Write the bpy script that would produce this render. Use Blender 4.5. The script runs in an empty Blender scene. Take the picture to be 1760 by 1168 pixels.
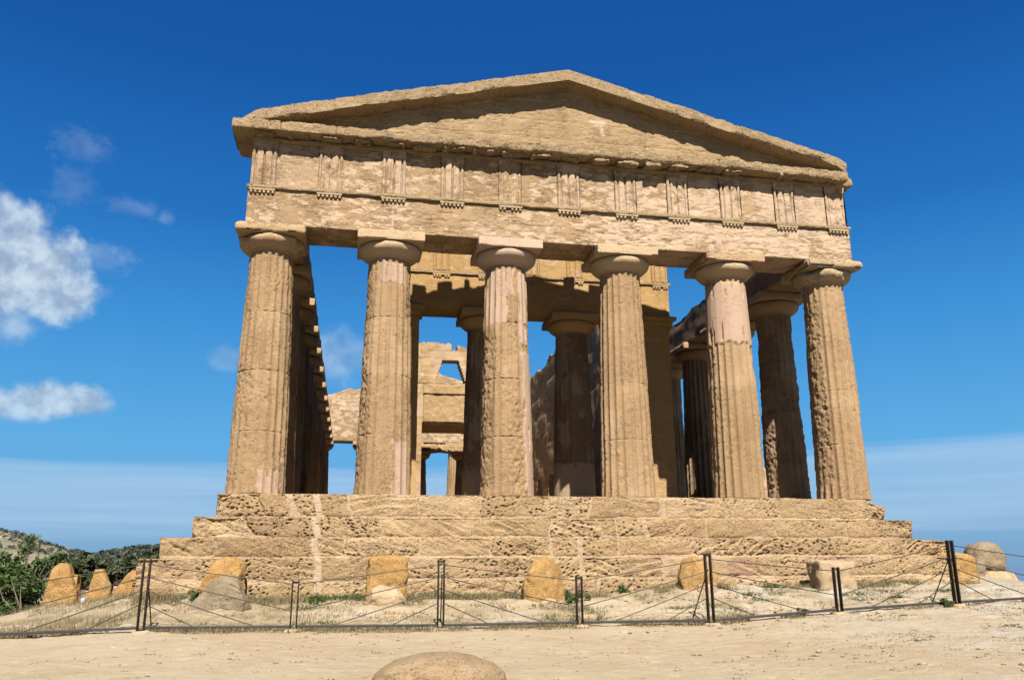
import bpy, math, random
import numpy as np
from mathutils import Matrix, Vector
R_ = math.radians
sc = bpy.context.scene
col = sc.collection

# ---------------------------------------------------------------- camera
CAM = np.array([-5.3923, -20.4604, -1.6851]); YAW, PIT, ROL, FPX = 0.1845, 0.262, -0.0053, 1453.26
cd = bpy.data.cameras.new('camera'); cam = bpy.data.objects.new('camera', cd); col.objects.link(cam)
cd.sensor_width = 36.0; cd.lens = FPX / 1760 * 36; cd.clip_start = 0.1; cd.clip_end = 90000
_F = Vector((math.sin(YAW)*math.cos(PIT), math.cos(YAW)*math.cos(PIT), math.sin(PIT)))
_R = Vector((math.cos(YAW), -math.sin(YAW), 0)); _U = _R.cross(_F)
_R2 = math.cos(ROL)*_R + math.sin(ROL)*_U; _U2 = math.cos(ROL)*_U - math.sin(ROL)*_R
m = Matrix((_R2, _U2, -_F)).transposed().to_4x4(); m.translation = Vector(CAM); cam.matrix_world = m
sc.camera = cam

# ---------------------------------------------------------------- light
SUN_EL, SUN_AZ = 47.5, -1.5         # azimuth off the facade's normal, minus = to the left of the viewer
sd = bpy.data.lights.new('sun', 'SUN'); sun = bpy.data.objects.new('sun', sd); col.objects.link(sun)
sd.energy = 4.7; sd.angle = R_(0.53); sd.color = (1.0, 0.93, 0.82)
_sv = Vector((math.sin(R_(SUN_AZ))*math.cos(R_(SUN_EL)), -math.cos(R_(SUN_AZ))*math.cos(R_(SUN_EL)), math.sin(R_(SUN_EL))))
sun.rotation_euler = _sv.to_track_quat('Z', 'Y').to_euler(); sun.location = (0, -60, 60)
sc.view_settings.view_transform = 'Standard'; sc.view_settings.look = 'None'
sc.view_settings.exposure = 1.72; sc.view_settings.gamma = 1.0; sc.view_settings.use_curve_mapping = False
sc.render.engine = 'CYCLES'; sc.cycles.max_bounces = 6; sc.cycles.diffuse_bounces = 2

# node helper
class NT:
    def __init__(s, tree): s.t = tree; s.n = tree.nodes; s.l = tree.links
    def put(s, kind, ins=None, **kw):
        nd = s.n.new(kind)
        for k, v in kw.items(): setattr(nd, k, v)
        for k, v in (ins or {}).items():
            sk = nd.inputs[k]
            if isinstance(v, bpy.types.NodeSocket): s.l.new(v, sk)
            else: sk.default_value = v
        return nd
    def math(s, op, a, b=0.0, c=0.0, clamp=False):
        return s.put('ShaderNodeMath', {0: a, 1: b, 2: c}, operation=op, use_clamp=clamp).outputs[0]
    def ramp(s, f, lo, hi, a=0.0, b=1.0):      # smooth map range
        return s.put('ShaderNodeMapRange', {0: f, 1: lo, 2: hi, 3: a, 4: b}, interpolation_type='SMOOTHSTEP').outputs[0]
    def mix(s, f, a, b, mode='MIX'):
        nd = s.put('ShaderNodeMix', data_type='RGBA', blend_type=mode)
        for k, v in ((0, f), (6, a), (7, b)):
            sk = nd.inputs[k]
            if isinstance(v, bpy.types.NodeSocket): s.l.new(v, sk)
            elif k == 0: sk.default_value = v
            else: sk.default_value = (*v, 1) if len(v) == 3 else v
        return nd.outputs[2]
    def noise(s, vec, scale, detail=6, rough=.55, dist=0.0):
        return s.put('ShaderNodeTexNoise', {'Vector': vec, 'Scale': scale, 'Detail': detail, 'Roughness': rough, 'Distortion': dist}).outputs[0]
    def vscale(s, vec, v):
        return s.put('ShaderNodeVectorMath', {0: vec, 1: v}, operation='MULTIPLY').outputs[0]

# ---------------------------------------------------------------- sky
world = bpy.data.worlds.new('World'); sc.world = world; world.use_nodes = True
w = NT(world.node_tree); w.n.clear()
sky = w.put('ShaderNodeTexSky', sky_type='NISHITA', sun_disc=False, sun_elevation=R_(SUN_EL), sun_rotation=R_(180 + SUN_AZ*-1),
            altitude=150.0, air_density=1.0, dust_density=0.35, ozone_density=3.0)
hs = w.put('ShaderNodeHueSaturation', {'Hue': .5, 'Saturation': 1.3, 'Value': 1.0, 'Fac': 1.0, 'Color': sky.outputs[0]})
dirv = w.put('ShaderNodeTexCoord').outputs['Generated']
sx = w.put('ShaderNodeSeparateXYZ', {0: dirv})
az = w.math('MULTIPLY', w.math('ARCTAN2', sx.outputs[0], sx.outputs[1]), 57.2958)
el = w.math('MULTIPLY', w.math('ARCSINE', sx.outputs[2]), 57.2958)
SKYK = 0.05
cr = w.put('ShaderNodeValToRGB', {0: w.math('DIVIDE', el, 60.0, clamp=True)}); e_ = cr.color_ramp
for p_, c_ in ((0.0, (.15, .33, .60)), (.05, (.135, .37, .68)), (.13, (.105, .405, .79)), (.25, (.050, .295, .71)), (.37, (.016, .165, .54)), (.53, (.007, .095, .39)), (1.0, (.004, .055, .26))):
    k_ = e_.elements[0] if p_ == 0 else (e_.elements[-1] if p_ == 1 else e_.elements.new(p_)); k_.color = (*c_, 1)
clear = w.mix(.88, hs.outputs[0], w.put('ShaderNodeVectorMath', {0: cr.outputs[0], 1: (10.0, 10.0, 10.0)}, operation='MULTIPLY').outputs[0])
pos3 = w.put('ShaderNodeCombineXYZ', {0: az, 1: el, 2: 0.0}).outputs[0]
nz_big = w.noise(pos3, .5, 7, .54)
nz_fine = w.noise(w.vscale(pos3, (1, 1.5, 1)), 1.3, 6, .6)
nz_band = w.noise(w.vscale(pos3, (.055, 1.5, 1)), .9, 4, .5, .15)
def blob(a0, e0, ra, re, soft, kn, gain, nz=nz_big):
    dx = w.math('DIVIDE', w.math('SUBTRACT', az, a0), ra); dy = w.math('DIVIDE', w.math('SUBTRACT', el, e0), re)
    d = w.math('SQRT', w.math('ADD', w.math('MULTIPLY', dx, dx), w.math('MULTIPLY', dy, dy)))
    d = w.math('ADD', d, w.math('MULTIPLY', w.math('SUBTRACT', nz, .5), kn))
    return w.math('MULTIPLY', w.ramp(d, 1.0 + soft, 1.0 - soft), gain)
dens = None
for a in [(-21.6, 17.4, 4.0, 2.5, .32, 1.5, .95), (-19.2, 16.2, 2.4, 1.8, .36, 1.5, .9), (-22.5, 19.3, 2.6, 1.9, .32, 1.6, .85), (-22.2, 14.4, 2.2, 1.3, .6, 1.6, .55),
          (-18.2, 9.7, 2.4, .95, .40, 1.4, .85), (-16.7, 9.9, 1.2, .85, .4, 1.2, .8), (-21.6, 9.3, 3.0, .8, .5, 1.5, .75),
          (-16.9, 18.6, 1.6, .7, .7, 2.6, .22), (-1.4, 13.7, 1.7, 1.3, .8, 1.8, .42), (-8.6, 13.1, .9, .6, .8, 1.6, .32),
          (-18.7, 24.9, 1.3, .8, .8, 2.6, .13), (-18.9, 22.6, 1.0, 1.0, .8, 2.6, .11), (-15.2, 21.9, 1.3, .4, .8, 2.6, .16), (-13.2, 21.6, .4, .35, .8, 1.6, .22),
          (-90, 22, 30, 9, .5, 1.5, .7), (150, 28, 25, 8, .5, 1.5, .7)]:
    b = blob(*a[:7], nz=nz_big if a[2] > 1.6 else nz_fine)
    dens = b if dens is None else w.math('MAXIMUM', dens, b)
# thin bank of haze-white cloud low over the horizon, left and right of the temple
edge = w.math('ADD', el, w.math('MULTIPLY', w.math('SUBTRACT', nz_band, .5), 1.6))
slope = w.math('ADD', 6.45, w.math('MULTIPLY', w.math('MAXIMUM', az, 0.0), .026))
bank = w.math('MULTIPLY', w.ramp(edge, slope, w.math('SUBTRACT', slope, .75)), w.ramp(edge, 1.1, 3.1))
bank = w.math('MULTIPLY', bank, w.math('ADD', .36, w.math('MULTIPLY', w.ramp(nz_band, .25, .75), .20)))
clear = w.mix(bank, clear, (5.0, 6.5, 8.5))
nz_up = w.noise(w.put('ShaderNodeVectorMath', {0: pos3, 1: (.35, .75, 0)}, operation='ADD').outputs[0], .5, 5, .5)
nz_lo = w.noise(pos3, .5, 5, .5)
shade = w.ramp(w.math('ADD', w.math('MULTIPLY', w.math('SUBTRACT', nz_up, nz_lo), 1.6), w.math('MULTIPLY', w.math('SUBTRACT', nz_fine, .5), .25)), -.28, .30)
ccol = w.mix(shade, (3.3, 4.3, 6.1), (6.4, 7.5, 8.7))
skyc = w.put('ShaderNodeVectorMath', {0: w.mix(dens, clear, ccol), 1: (.60, .62, .61)}, operation='MULTIPLY').outputs[0]
bg = w.put('ShaderNodeBackground', {'Color': skyc, 'Strength': SKYK})
w.l.new(bg.outputs[0], w.put('ShaderNodeOutputWorld').inputs[0])

# ---------------------------------------------------------------- numpy noise
def _h(i, j, k, s):
    h = (i.astype(np.int64)*374761393 + j.astype(np.int64)*668265263 + k.astype(np.int64)*2147483647 + s*974711) & 0xffffffff
    h = ((h ^ (h >> 13)) * 1274126177) & 0xffffffff
    h = ((h ^ (h >> 16)) * 2246822519) & 0xffffffff
    return (h ^ (h >> 15)).astype(np.float64) / 4294967295.0
def vn(P, s=0):
    P = np.asarray(P, float); I = np.floor(P); f = P - I; f = f*f*f*(f*(f*6-15)+10)
    i, j, k = I[..., 0], I[..., 1], I[..., 2]; o = 0
    for a in (0, 1):
        wa = f[..., 0] if a else 1-f[..., 0]
        for b in (0, 1):
            wb = wa*(f[..., 1] if b else 1-f[..., 1])
            for c in (0, 1):
                o = o + wb*(f[..., 2] if c else 1-f[..., 2])*_h(i+a, j+b, k+c, s)
    return o
def fbm(P, s=0, oc=4, g=.5):
    o = 0; a = 1.0; t = 0.0; P = np.asarray(P, float)
    for q in range(oc):
        o = o + a*vn(P*(2.03**q) + q*17.3, s+q*7); t += a; a *= g
    return o/t
def worley(P, s=0):
    I = np.floor(P).astype(np.int64); best = np.full(P.shape[:-1], 9.0)
    for a in (-1, 0, 1):
        for b in (-1, 0, 1):
            for c in (-1, 0, 1):
                i, j, k = I[..., 0]+a, I[..., 1]+b, I[..., 2]+c
                d = (i+_h(i, j, k, s)-P[..., 0])**2 + (j+_h(i, j, k, s+1)-P[..., 1])**2 + (k+_h(i, j, k, s+2)-P[..., 2])**2
                best = np.minimum(best, d)
    return np.sqrt(best)
def sst(x, a, b):
    t = np.clip((np.asarray(x, float)-a)/(b-a), 0, 1); return t*t*(3-2*t)

# ---------------------------------------------------------------- mesh helpers
def mesh(name, V, F, mat=None, attr=None, sharp=None, smooth=True):
    V = np.asarray(V, np.float32); me = bpy.data.meshes.new(name)
    if isinstance(F, np.ndarray):
        n, k = F.shape
        me.vertices.add(len(V)); me.vertices.foreach_set('co', V.ravel())
        me.loops.add(n*k); me.loops.foreach_set('vertex_index', F.astype(np.int32).ravel())
        me.polygons.add(n); me.polygons.foreach_set('loop_start', np.arange(0, n*k, k, dtype=np.int32))
        me.update(calc_edges=True); me.validate()
    else:
        me.from_pydata([tuple(map(float, v)) for v in V], [], [tuple(map(int, f)) for f in F]); me.update()
    if attr is not None:
        a = me.attributes.new('tint', 'FLOAT_COLOR', 'POINT')
        c = np.ones((len(V), 4), np.float32); c[:, :attr.shape[1]] = attr; c[:, 3] = attr[:, 3] if attr.shape[1] > 3 else .5; a.data.foreach_set('color', c.ravel())
    if smooth: me.polygons.foreach_set('use_smooth', np.ones(len(me.polygons), bool))
    if sharp: me.set_sharp_from_angle(angle=R_(sharp))
    if mat: me.materials.append(mat)
    return me
def link(name, me, parent=None, loc=None, **props):
    o = bpy.data.objects.new(name, me); col.objects.link(o)
    if parent: o.parent = parent
    if loc is not None: o.location = loc
    for k, v in props.items(): o[k] = v
    return o
def joinvf(parts):
    Vs, Fs, As, o = [], [], [], 0
    for p in parts:
        V, F = p[0], p[1]; Vs.append(V); Fs.append(F+o); As.append(p[2] if len(p) > 2 and p[2] is not None else np.zeros((len(V), 3))); o += len(V)
    return np.concatenate(Vs), np.concatenate(Fs), np.concatenate(As)
def grid(P, wrap=False):
    n, k = P.shape[:2]; idx = np.arange(n*k).reshape(n, k)
    if wrap: idx = np.concatenate([idx, idx[:1]], 0)
    F = np.stack([idx[:-1, :-1], idx[1:, :-1], idx[1:, 1:], idx[:-1, 1:]], -1).reshape(-1, 4)
    return P.reshape(-1, 3), F
def lattice(xs, ys, zs):
    xs, ys, zs = map(np.asarray, (xs, ys, zs)); nx, ny, nz = len(xs), len(ys), len(zs)
    def face(ax, val, flip):
        dims = [nx, ny, nz]; a, b = [q for q in range(3) if q != ax]
        A, B = np.meshgrid(np.arange(dims[a]), np.arange(dims[b]), indexing='ij')
        ijk = [None]*3; ijk[ax] = np.full(A.shape, val); ijk[a] = A; ijk[b] = B
        g = (ijk[0]*ny + ijk[1])*nz + ijk[2]
        q = np.stack([g[:-1, :-1], g[1:, :-1], g[1:, 1:], g[:-1, 1:]], -1).reshape(-1, 4)
        return q[:, ::-1] if flip else q
    F = np.concatenate([face(0, 0, True), face(0, nx-1, False), face(1, 0, False), face(1, ny-1, True), face(2, 0, True), face(2, nz-1, False)])
    u, inv = np.unique(F, return_inverse=True); F = inv.reshape(F.shape)
    k = u % nz; j = (u//nz) % ny; i = u//(nz*ny)
    V = np.stack([xs[i], ys[j], zs[k]], -1).astype(float)
    N = np.stack([(i == nx-1)*1.0-(i == 0), (j == ny-1)*1.0-(j == 0), (k == nz-1)*1.0-(k == 0)], -1)
    N /= np.linalg.norm(N, axis=1, keepdims=True)
    return V, N, F
def seg(a, b, step, extra=()):
    n = max(2, int(round((b-a)/step))+1); r = np.linspace(a, b, n)
    return np.unique(np.concatenate([r, np.array(extra)])) if len(extra) else r
def rbox(x0, x1, y0, y1, z0, z1, res=.06, amp=.012, rnd=.02, seed=1, fs=3.0, chip=0.0, ysteps=None):
    """weathered block: rounded, chipped edges and an uneven skin"""
    V, N, F = lattice(seg(x0, x1, res), ysteps if ysteps is not None else seg(y0, y1, res), seg(z0, z1, res))
    V = weather(V, N, (x0, y0, z0), (x1, y1, z1), amp, rnd, seed, fs, chip)
    return V, F
def weather(V, N, lo, hi, amp, rnd, seed, fs=3.0, chip=0.0):
    lo, hi = np.array(lo), np.array(hi); r = min(rnd, .45*float((hi-lo).min()))
    if r > 0:
        C = np.clip(V, lo+r, hi-r); D = V-C; L = np.linalg.norm(D, axis=1, keepdims=True); e = L[:, 0] > 1e-9
        n2 = np.where(L > 1e-9, D/np.maximum(L, 1e-9), N); Vr = C + n2*np.minimum(L, r); N = n2
        edge = np.maximum(0, L[:, 0]/r-1.0); V = Vr
        # chips bite inwards on edges only
        if chip: V = V - N*(edge*chip*2.2*np.maximum(0, fbm(V*fs*1.3, seed+50, 3)-.42)/.5)[:, None]
    d = (fbm(V*fs, seed, 4)-.5)*2*amp
    return V + N*d[:, None]

# ---------------------------------------------------------------- materials
def material(name):
    mt = bpy.data.materials.new(name); mt.use_nodes = True; t = NT(mt.node_tree); t.n.clear()
    out = t.put('ShaderNodeOutputMaterial'); bs = t.put('ShaderNodeBsdfPrincipled', {'Roughness': .9, 'Specular IOR Level': .15})
    t.l.new(bs.outputs[0], out.inputs[0]); return mt, t, bs
KA = (.460, .440, .430)      # overall reflectance of the dry stone and sand
def stone(name, a, b, pale, dark, plaster=(.56, .42, .30), pl_amt=0.0, layer=3.0, pit=1.0, bump=.02, scale=1.0, mort=(.62, .50, .34), pink=(.40, .20, .17), big=.9, grey=None, lines=0.0):
    a, b, pale, dark, plaster, mort, pink = (tuple(q*k for q, k in zip(v, KA)) for v in (a, b, pale, dark, plaster, mort, pink)); grey = grey and tuple(q*k for q, k in zip(grey, KA))
    mt, t, bs = material(name)
    P = t.put('ShaderNodeNewGeometry').outputs['Position']
    PL = t.vscale(P, (1, 1, layer))
    n1 = t.noise(P, big*scale, 5, .6); n2 = t.noise(PL, 3.2*scale, 8, .62); n3 = t.noise(PL, 22*scale, 6, .65); n4 = t.noise(P, .35, 3)
    c = t.mix(t.ramp(n1, .34, .66), a, b)
    c = t.mix(t.math('MULTIPLY', t.ramp(n2, .52, .72), .75), c, pale)
    c = t.mix(t.math('MULTIPLY', t.ramp(n3, .47, .33), .62), c, dark)
    if grey: c = t.mix(t.math('MULTIPLY', t.ramp(t.noise(PL, 1.7, 7, .66), .52, .72), .7), c, grey)
    c = t.mix(t.math('MULTIPLY', t.ramp(n4, .35, .7), .22), c, t.mix(.5, a, dark))
    n5 = t.noise(t.vscale(P, (1, 1, max(1, layer*.6))), 60*scale, 4, .6)
    c = t.mix(t.math('MULTIPLY', t.ramp(n5, .50, .36), .28), c, dark); c = t.mix(t.math('MULTIPLY', t.ramp(n5, .56, .70), .20), c, pale)
    h = t.math('ADD', t.math('ADD', t.math('MULTIPLY', n2, .55), t.math('MULTIPLY', n3, .75)), t.math('MULTIPLY', n5, .13))
    vo = t.put('ShaderNodeTexVoronoi', {'Vector': t.put('ShaderNodeVectorMath', {0: PL, 1: t.put('ShaderNodeVectorMath', {0: t.put('ShaderNodeTexNoise', {'Vector': P, 'Scale': 9*scale}).outputs[1], 1: (.12, .12, .12)}, operation='MULTIPLY').outputs[0]}, operation='ADD').outputs[0], 'Scale': 11*scale}).outputs[0]
    vo2 = t.put('ShaderNodeTexVoronoi', {'Vector': PL, 'Scale': 24.0*scale}).outputs[0]
    pm = t.math('MAXIMUM', t.math('MULTIPLY', t.ramp(vo, .30, .20), t.ramp(t.noise(P, 1.6*scale, 4), .46, .58)), t.math('MULTIPLY', t.ramp(vo2, .26, .16), t.ramp(t.noise(P, 2.3*scale, 4), .47, .58)))
    h = t.math('SUBTRACT', h, t.math('MULTIPLY', pm, 1.3*pit))
    if pit: c = t.mix(t.math('MULTIPLY', pm, .22*min(1, pit)), c, dark)  # pits also tinted darker: recess shade put into the colour
    if lines:
        ln = t.noise(t.vscale(P, (1, 1, 5)), 3.2, 6, .6, .3); lm = t.math('MULTIPLY', t.ramp(t.math('ABSOLUTE', t.math('SUBTRACT', ln, .47)), .028, .006), t.ramp(t.noise(P, 1.3, 4), .46, .60))
        lm = t.math('MULTIPLY', lm, lines)
    at = t.put('ShaderNodeAttribute', attribute_name='tint'); sp = t.put('ShaderNodeSeparateColor', {0: at.outputs['Color']})
    tone = at.outputs['Alpha']
    c = t.mix(t.ramp(tone, .5, 1.0), c, t.mix(.55, c, tuple(min(1, q*1.18) for q in pale))); c = t.mix(t.ramp(tone, .5, .0), c, t.mix(.42, c, dark))
    plm = sp.outputs[2]
    if pl_amt:
        q = t.math('ADD', t.noise(t.vscale(P, (1, 1, 2.2)), 2.9, 8, .64, .25), t.math('MULTIPLY', t.math('SUBTRACT', n4, .5), .55))
        q = t.math('ADD', q, t.math('MULTIPLY', t.put('ShaderNodeSeparateXYZ', {0: P}).outputs[0], .007))
        plm = t.math('MAXIMUM', plm, t.ramp(q, .60-.14*pl_amt, .625-.14*pl_amt))
    pc = t.mix(t.math('MULTIPLY', n2, .6), plaster, t.mix(.35, plaster, a))
    c = t.mix(t.math('MULTIPLY', plm, .92), c, pc)
    c = t.mix(t.math('MULTIPLY', sp.outputs[0], t.ramp(n3, .3, .5, .65, 1.0)), c, mort)
    c = t.mix(t.math('MULTIPLY', sp.outputs[1], t.ramp(n2, .35, .6)), c, pink)
    keep = t.math('SUBTRACT', 1.0, t.math('MULTIPLY', plm, .60))
    hh = t.math('ADD', t.math('MULTIPLY', h, keep), t.math('MULTIPLY', plm, .65))
    if lines:
        c = t.mix(t.math('MULTIPLY', lm, .55), c, dark); hh = t.math('SUBTRACT', hh, t.math('MULTIPLY', lm, .6))
    bp = t.put('ShaderNodeBump', {'Strength': 1.0, 'Distance': bump, 'Height': hh})
    t.l.new(c, bs.inputs['Base Color']); t.l.new(bp.outputs[0], bs.inputs['Normal'])
    return mt
M = {}
M['col'] = stone('weathered_column_stone', (.43, .295, .160), (.48, .335, .185), (.53, .39, .24), (.22, .14, .075), plaster=(.55, .41, .31), layer=2.0, bump=.022, pit=1.2, lines=.2)
M['ent'] = stone('entablature_stone', (.42, .295, .165), (.47, .34, .195), (.52, .39, .245), (.22, .145, .08), plaster=(.61, .475, .345), pl_amt=.74, layer=2.6, bump=.016, lines=.8)
M['tymp'] = stone('gable_stone', (.43, .315, .175), (.48, .355, .205), (.53, .41, .255), (.24, .165, .09), plaster=(.58, .45, .32), layer=2.4, bump=.018, lines=.5, pit=1.0)
M['smooth'] = stone('dressed_stone', (.50, .38, .235), (.54, .41, .26), (.56, .44, .29), (.30, .21, .125), plaster=(.60, .47, .34), layer=2.0, pit=.7, bump=.016)
M['pinkcap'] = stone('restored_pinkish_stone', (.54, .40, .30), (.57, .43, .33), (.58, .45, .35), (.36, .255, .18), layer=2.0, pit=.5, bump=.014)
M['cornice'] = stone('cornice_stone', (.45, .33, .185), (.51, .385, .23), (.57, .455, .30), (.20, .14, .08), layer=2.0, bump=.045, pit=1.6, grey=(.37, .315, .215))
M['step'] = stone('step_stone', (.48, .345, .185), (.54, .40, .225), (.62, .49, .31), (.22, .135, .07), layer=1.8, bump=.04, pit=1.5, mort=(.62, .50, .35), pink=(.42, .24, .20), grey=(.44, .365, .265))
M['cella'] = stone('cella_stone', (.46, .315, .15), (.50, .35, .175), (.52, .38, .22), (.27, .17, .09), plaster=(.54, .41, .28), pl_amt=.3, layer=1.6, bump=.015)
M['pron'] = stone('porch_stone', (.50, .325, .135), (.53, .35, .15), (.54, .385, .20), (.34, .22, .10), plaster=(.55, .39, .22), pl_amt=.35, layer=2, pit=.7, bump=.016, lines=.4)
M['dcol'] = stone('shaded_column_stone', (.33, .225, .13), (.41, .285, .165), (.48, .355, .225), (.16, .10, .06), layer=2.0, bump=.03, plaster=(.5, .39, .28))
M['rockO'] = stone('orange_tuff', (.56, .33, .115), (.61, .395, .155), (.64, .47, .24), (.27, .145, .05), layer=1.2, pit=.8, bump=.05, scale=1.6, grey=(.44, .345, .215))
M['rockP'] = stone('pale_tuff', (.54, .41, .25), (.60, .47, .31), (.66, .54, .38), (.33, .24, .14), layer=1.2, pit=.6, bump=.03, scale=1.6, grey=(.43, .37, .28))
M['rockG'] = stone('grey_tuff', (.32, .26, .175), (.39, .32, .215), (.48, .41, .30), (.15, .115, .075), layer=1.0, pit=.9, bump=.04, scale=1.6)
M['rockF'] = stone('sandy_boulder_stone', (.46, .335, .195), (.51, .385, .235), (.57, .455, .31), (.31, .21, .11), layer=1.0, pit=.7, bump=.04, lines=.4, grey=(.42, .35, .25), scale=2.0)
def plain(name, c, rough=.6, metal=0.0, var=.12, sc_=20):
    c = [q*.5 for q in c]
    mt, t, bs = material(name); bs.inputs['Roughness'].default_value = rough; bs.inputs['Metallic'].default_value = metal
    n = t.noise(t.put('ShaderNodeNewGeometry').outputs['Position'], sc_, 4)
    t.l.new(t.mix(t.ramp(n, .3, .7), [q*(1-var) for q in c], [q*(1+var) for q in c]), bs.inputs['Base Color']); return mt
M['iron'] = plain('dark_rusted_iron', (.030, .022, .018), .55, .35, .35, 30)
M['rail'] = plain('grey_painted_rail', (.085, .080, .082), .5, .4, .2, 25)
M['cable'] = plain('steel_cable', (.085, .07, .06), .5, .6, .2, 40)
def leafmat(name, a, b, trans=.25):
    mt, t, bs = material(name); bs.inputs['Roughness'].default_value = .55
    at = t.put('ShaderNodeAttribute', attribute_name='tint'); sp = t.put('ShaderNodeSeparateColor', {0: at.outputs['Color']})
    c = t.mix(sp.outputs[0], [q*.5 for q in a], [q*.5 for q in b]); t.l.new(c, bs.inputs['Base Color'])
    tr = t.put('ShaderNodeBsdfTranslucent', {'Color': c}); mx = t.put('ShaderNodeMixShader', {0: trans, 1: bs.outputs[0], 2: tr.outputs[0]})
    t.l.new(mx.outputs[0], [n for n in t.n if n.type == 'OUTPUT_MATERIAL'][0].inputs[0]); return mt
M['bush'] = leafmat('shrub_leaves', (.045, .085, .022), (.13, .20, .06))
M['olive'] = leafmat('olive_leaves', (.045, .065, .03), (.11, .13, .065))
M['pine'] = leafmat('dark_wood_leaves', (.048, .058, .045), (.095, .11, .075), .1)
M['dry'] = leafmat('dry_grass_blades', (.17, .135, .065), (.46, .37, .21))
M['weed'] = leafmat('weed_leaves', (.05, .09, .025), (.14, .19, .06))
M['flower'] = leafmat('pink_petals', (.42, .10, .25), (.55, .22, .38))
M['bark'] = plain('grey_bark', (.16, .13, .10), .9, 0, .3, 12)
def groundmat():
    mt, t, bs = material('sandy_ground'); P = t.put('ShaderNodeNewGeometry').outputs['Position']
    at = t.put('ShaderNodeAttribute', attribute_name='tint'); sp = t.put('ShaderNodeSeparateColor', {0: at.outputs['Color']})
    n1 = t.noise(P, .5, 6, .6); n2 = t.noise(P, 4.5, 8, .65); n3 = t.noise(P, 38, 6, .7)
    c = t.mix(t.ramp(n1, .35, .65), (0.232, 0.183, 0.121), (0.253, 0.207, 0.143))
    c = t.mix(t.math('MULTIPLY', t.ramp(n2, .45, .75), .6), c, (0.270, 0.231, 0.175))
    c = t.mix(t.math('MULTIPLY', t.ramp(n3, .5, .25), .4), c, (0.151, 0.113, 0.073))
    vo = t.put('ShaderNodeTexVoronoi', {'Vector': P, 'Scale': 17.0, 'Randomness': 1.0}); vc = t.put('ShaderNodeSeparateColor', {0: vo.outputs[1]})
    chipm = t.math('MULTIPLY', t.ramp(vo.outputs[0], .30, .22), t.ramp(t.math('ADD', vc.outputs[0], t.math('MULTIPLY', sp.outputs[0], .55)), .95, .99))
    c = t.mix(t.math('MULTIPLY', sp.outputs[0], t.ramp(n2, .3, .65)), c, (0.253, 0.240, 0.214))        # stony, paler ground
    c = t.mix(t.math('MULTIPLY', sp.outputs[1], t.ramp(n2, .35, .6, .25, .95)), c, (0.155, 0.122, 0.069))  # dry litter
    c = t.mix(chipm, c, (0.296, 0.294, 0.286))
    c = t.mix(sp.outputs[2], c, t.mix(t.ramp(t.noise(P, .05, 6), .4, .62), (0.083, 0.072, 0.044), (0.151, 0.131, 0.092)))
    n6 = t.noise(P, 1.6, 7, .6); c = t.mix(t.math('MULTIPLY', t.ramp(n6, .50, .34), .35), c, (0.184, 0.135, 0.079)); n7 = t.noise(P, 90, 3, .6); c = t.mix(t.math('MULTIPLY', t.ramp(n7, .60, .72), .35), c, (0.137, 0.101, 0.058))
    h = t.math('ADD', t.math('ADD', t.math('MULTIPLY', n2, .8), t.math('MULTIPLY', n3, .35)), t.math('MULTIPLY', chipm, .5))
    bp = t.put('ShaderNodeBump', {'Strength': 1.0, 'Distance': .06, 'Height': h})
    t.l.new(c, bs.inputs['Base Color']); t.l.new(bp.outputs[0], bs.inputs['Normal']); return mt
M['ground'] = groundmat()

# ---------------------------------------------------------------- ground
CP = np.array([(-11.95, 2.4, -2.74), (-11.4, 2.9, -2.74), (-12.1, 1.2, -2.62), (-12.17, 4.5, -3.02), (-11.76, 5.6, -2.93), (-5.4, -20.5, -3.3), (-9.2, -9.4, -2.90), (-3.6, -10.7, -2.89), (1.8, -11.9, -2.88), (-8.72, -5, -2.69), (-6.29, -5, -2.71), (-3.8, -5, -2.73),
    (-1.31, -5.05, -2.72), (1.14, -5.15, -2.71), (3.75, -5.1, -2.57), (6.42, -4.9, -2.47), (-10.8, -5, -2.76), (8, -4.9, -2.42), (-9.62, -1.4, -2.27), (-10.5, -1.4, -2.46), (-10.3, -3.2, -2.60), (-9.4, -2.6, -2.46), (-3.5, -1.4, -2.30),
    (-.27, -1.4, -2.33), (3.9, -1.4, -2.17), (7.7, -1.4, -2.10), (-7.74, -2.4, -2.45), (-4.57, -2.2, -2.38), (-1.33, -2.4, -2.39), (2.16, -2.1, -2.20), (5.39, -2.2, -2.25),
    (9.6, -.8, -2.16), (12.7, 2, -2.08), (13.9, 2, -2.28), (-11.6, .5, -2.45), (-11.07, 1.5, -2.45), (-10.68, 2, -2.40), (-13.0, 1.6, -2.85), (-15, 3, -3.6), (17, 4, -3.1),
    (10, 10, -2.3), (-10.5, 12, -3.6), (-13.4, 7, -3.3), (0, -17, -3.12), (-13, -11, -3.1), (9, -13, -2.72), (13, -7, -2.42), (18, -2, -2.9), (-15, -4, -3.1), (0, 20, -2.4)])
def _tps():
    n = len(CP); d = np.linalg.norm(CP[:, None, :2]-CP[None, :, :2], axis=2); K = np.where(d > 0, d*d*np.log(np.maximum(d, 1e-9)), 0)+np.eye(n)*.03
    Pm = np.c_[np.ones(n), CP[:, :2]]; A = np.block([[K, Pm], [Pm.T, np.zeros((3, 3))]])
    return np.linalg.solve(A, np.r_[CP[:, 2], 0, 0, 0])
TW = _tps()
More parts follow.
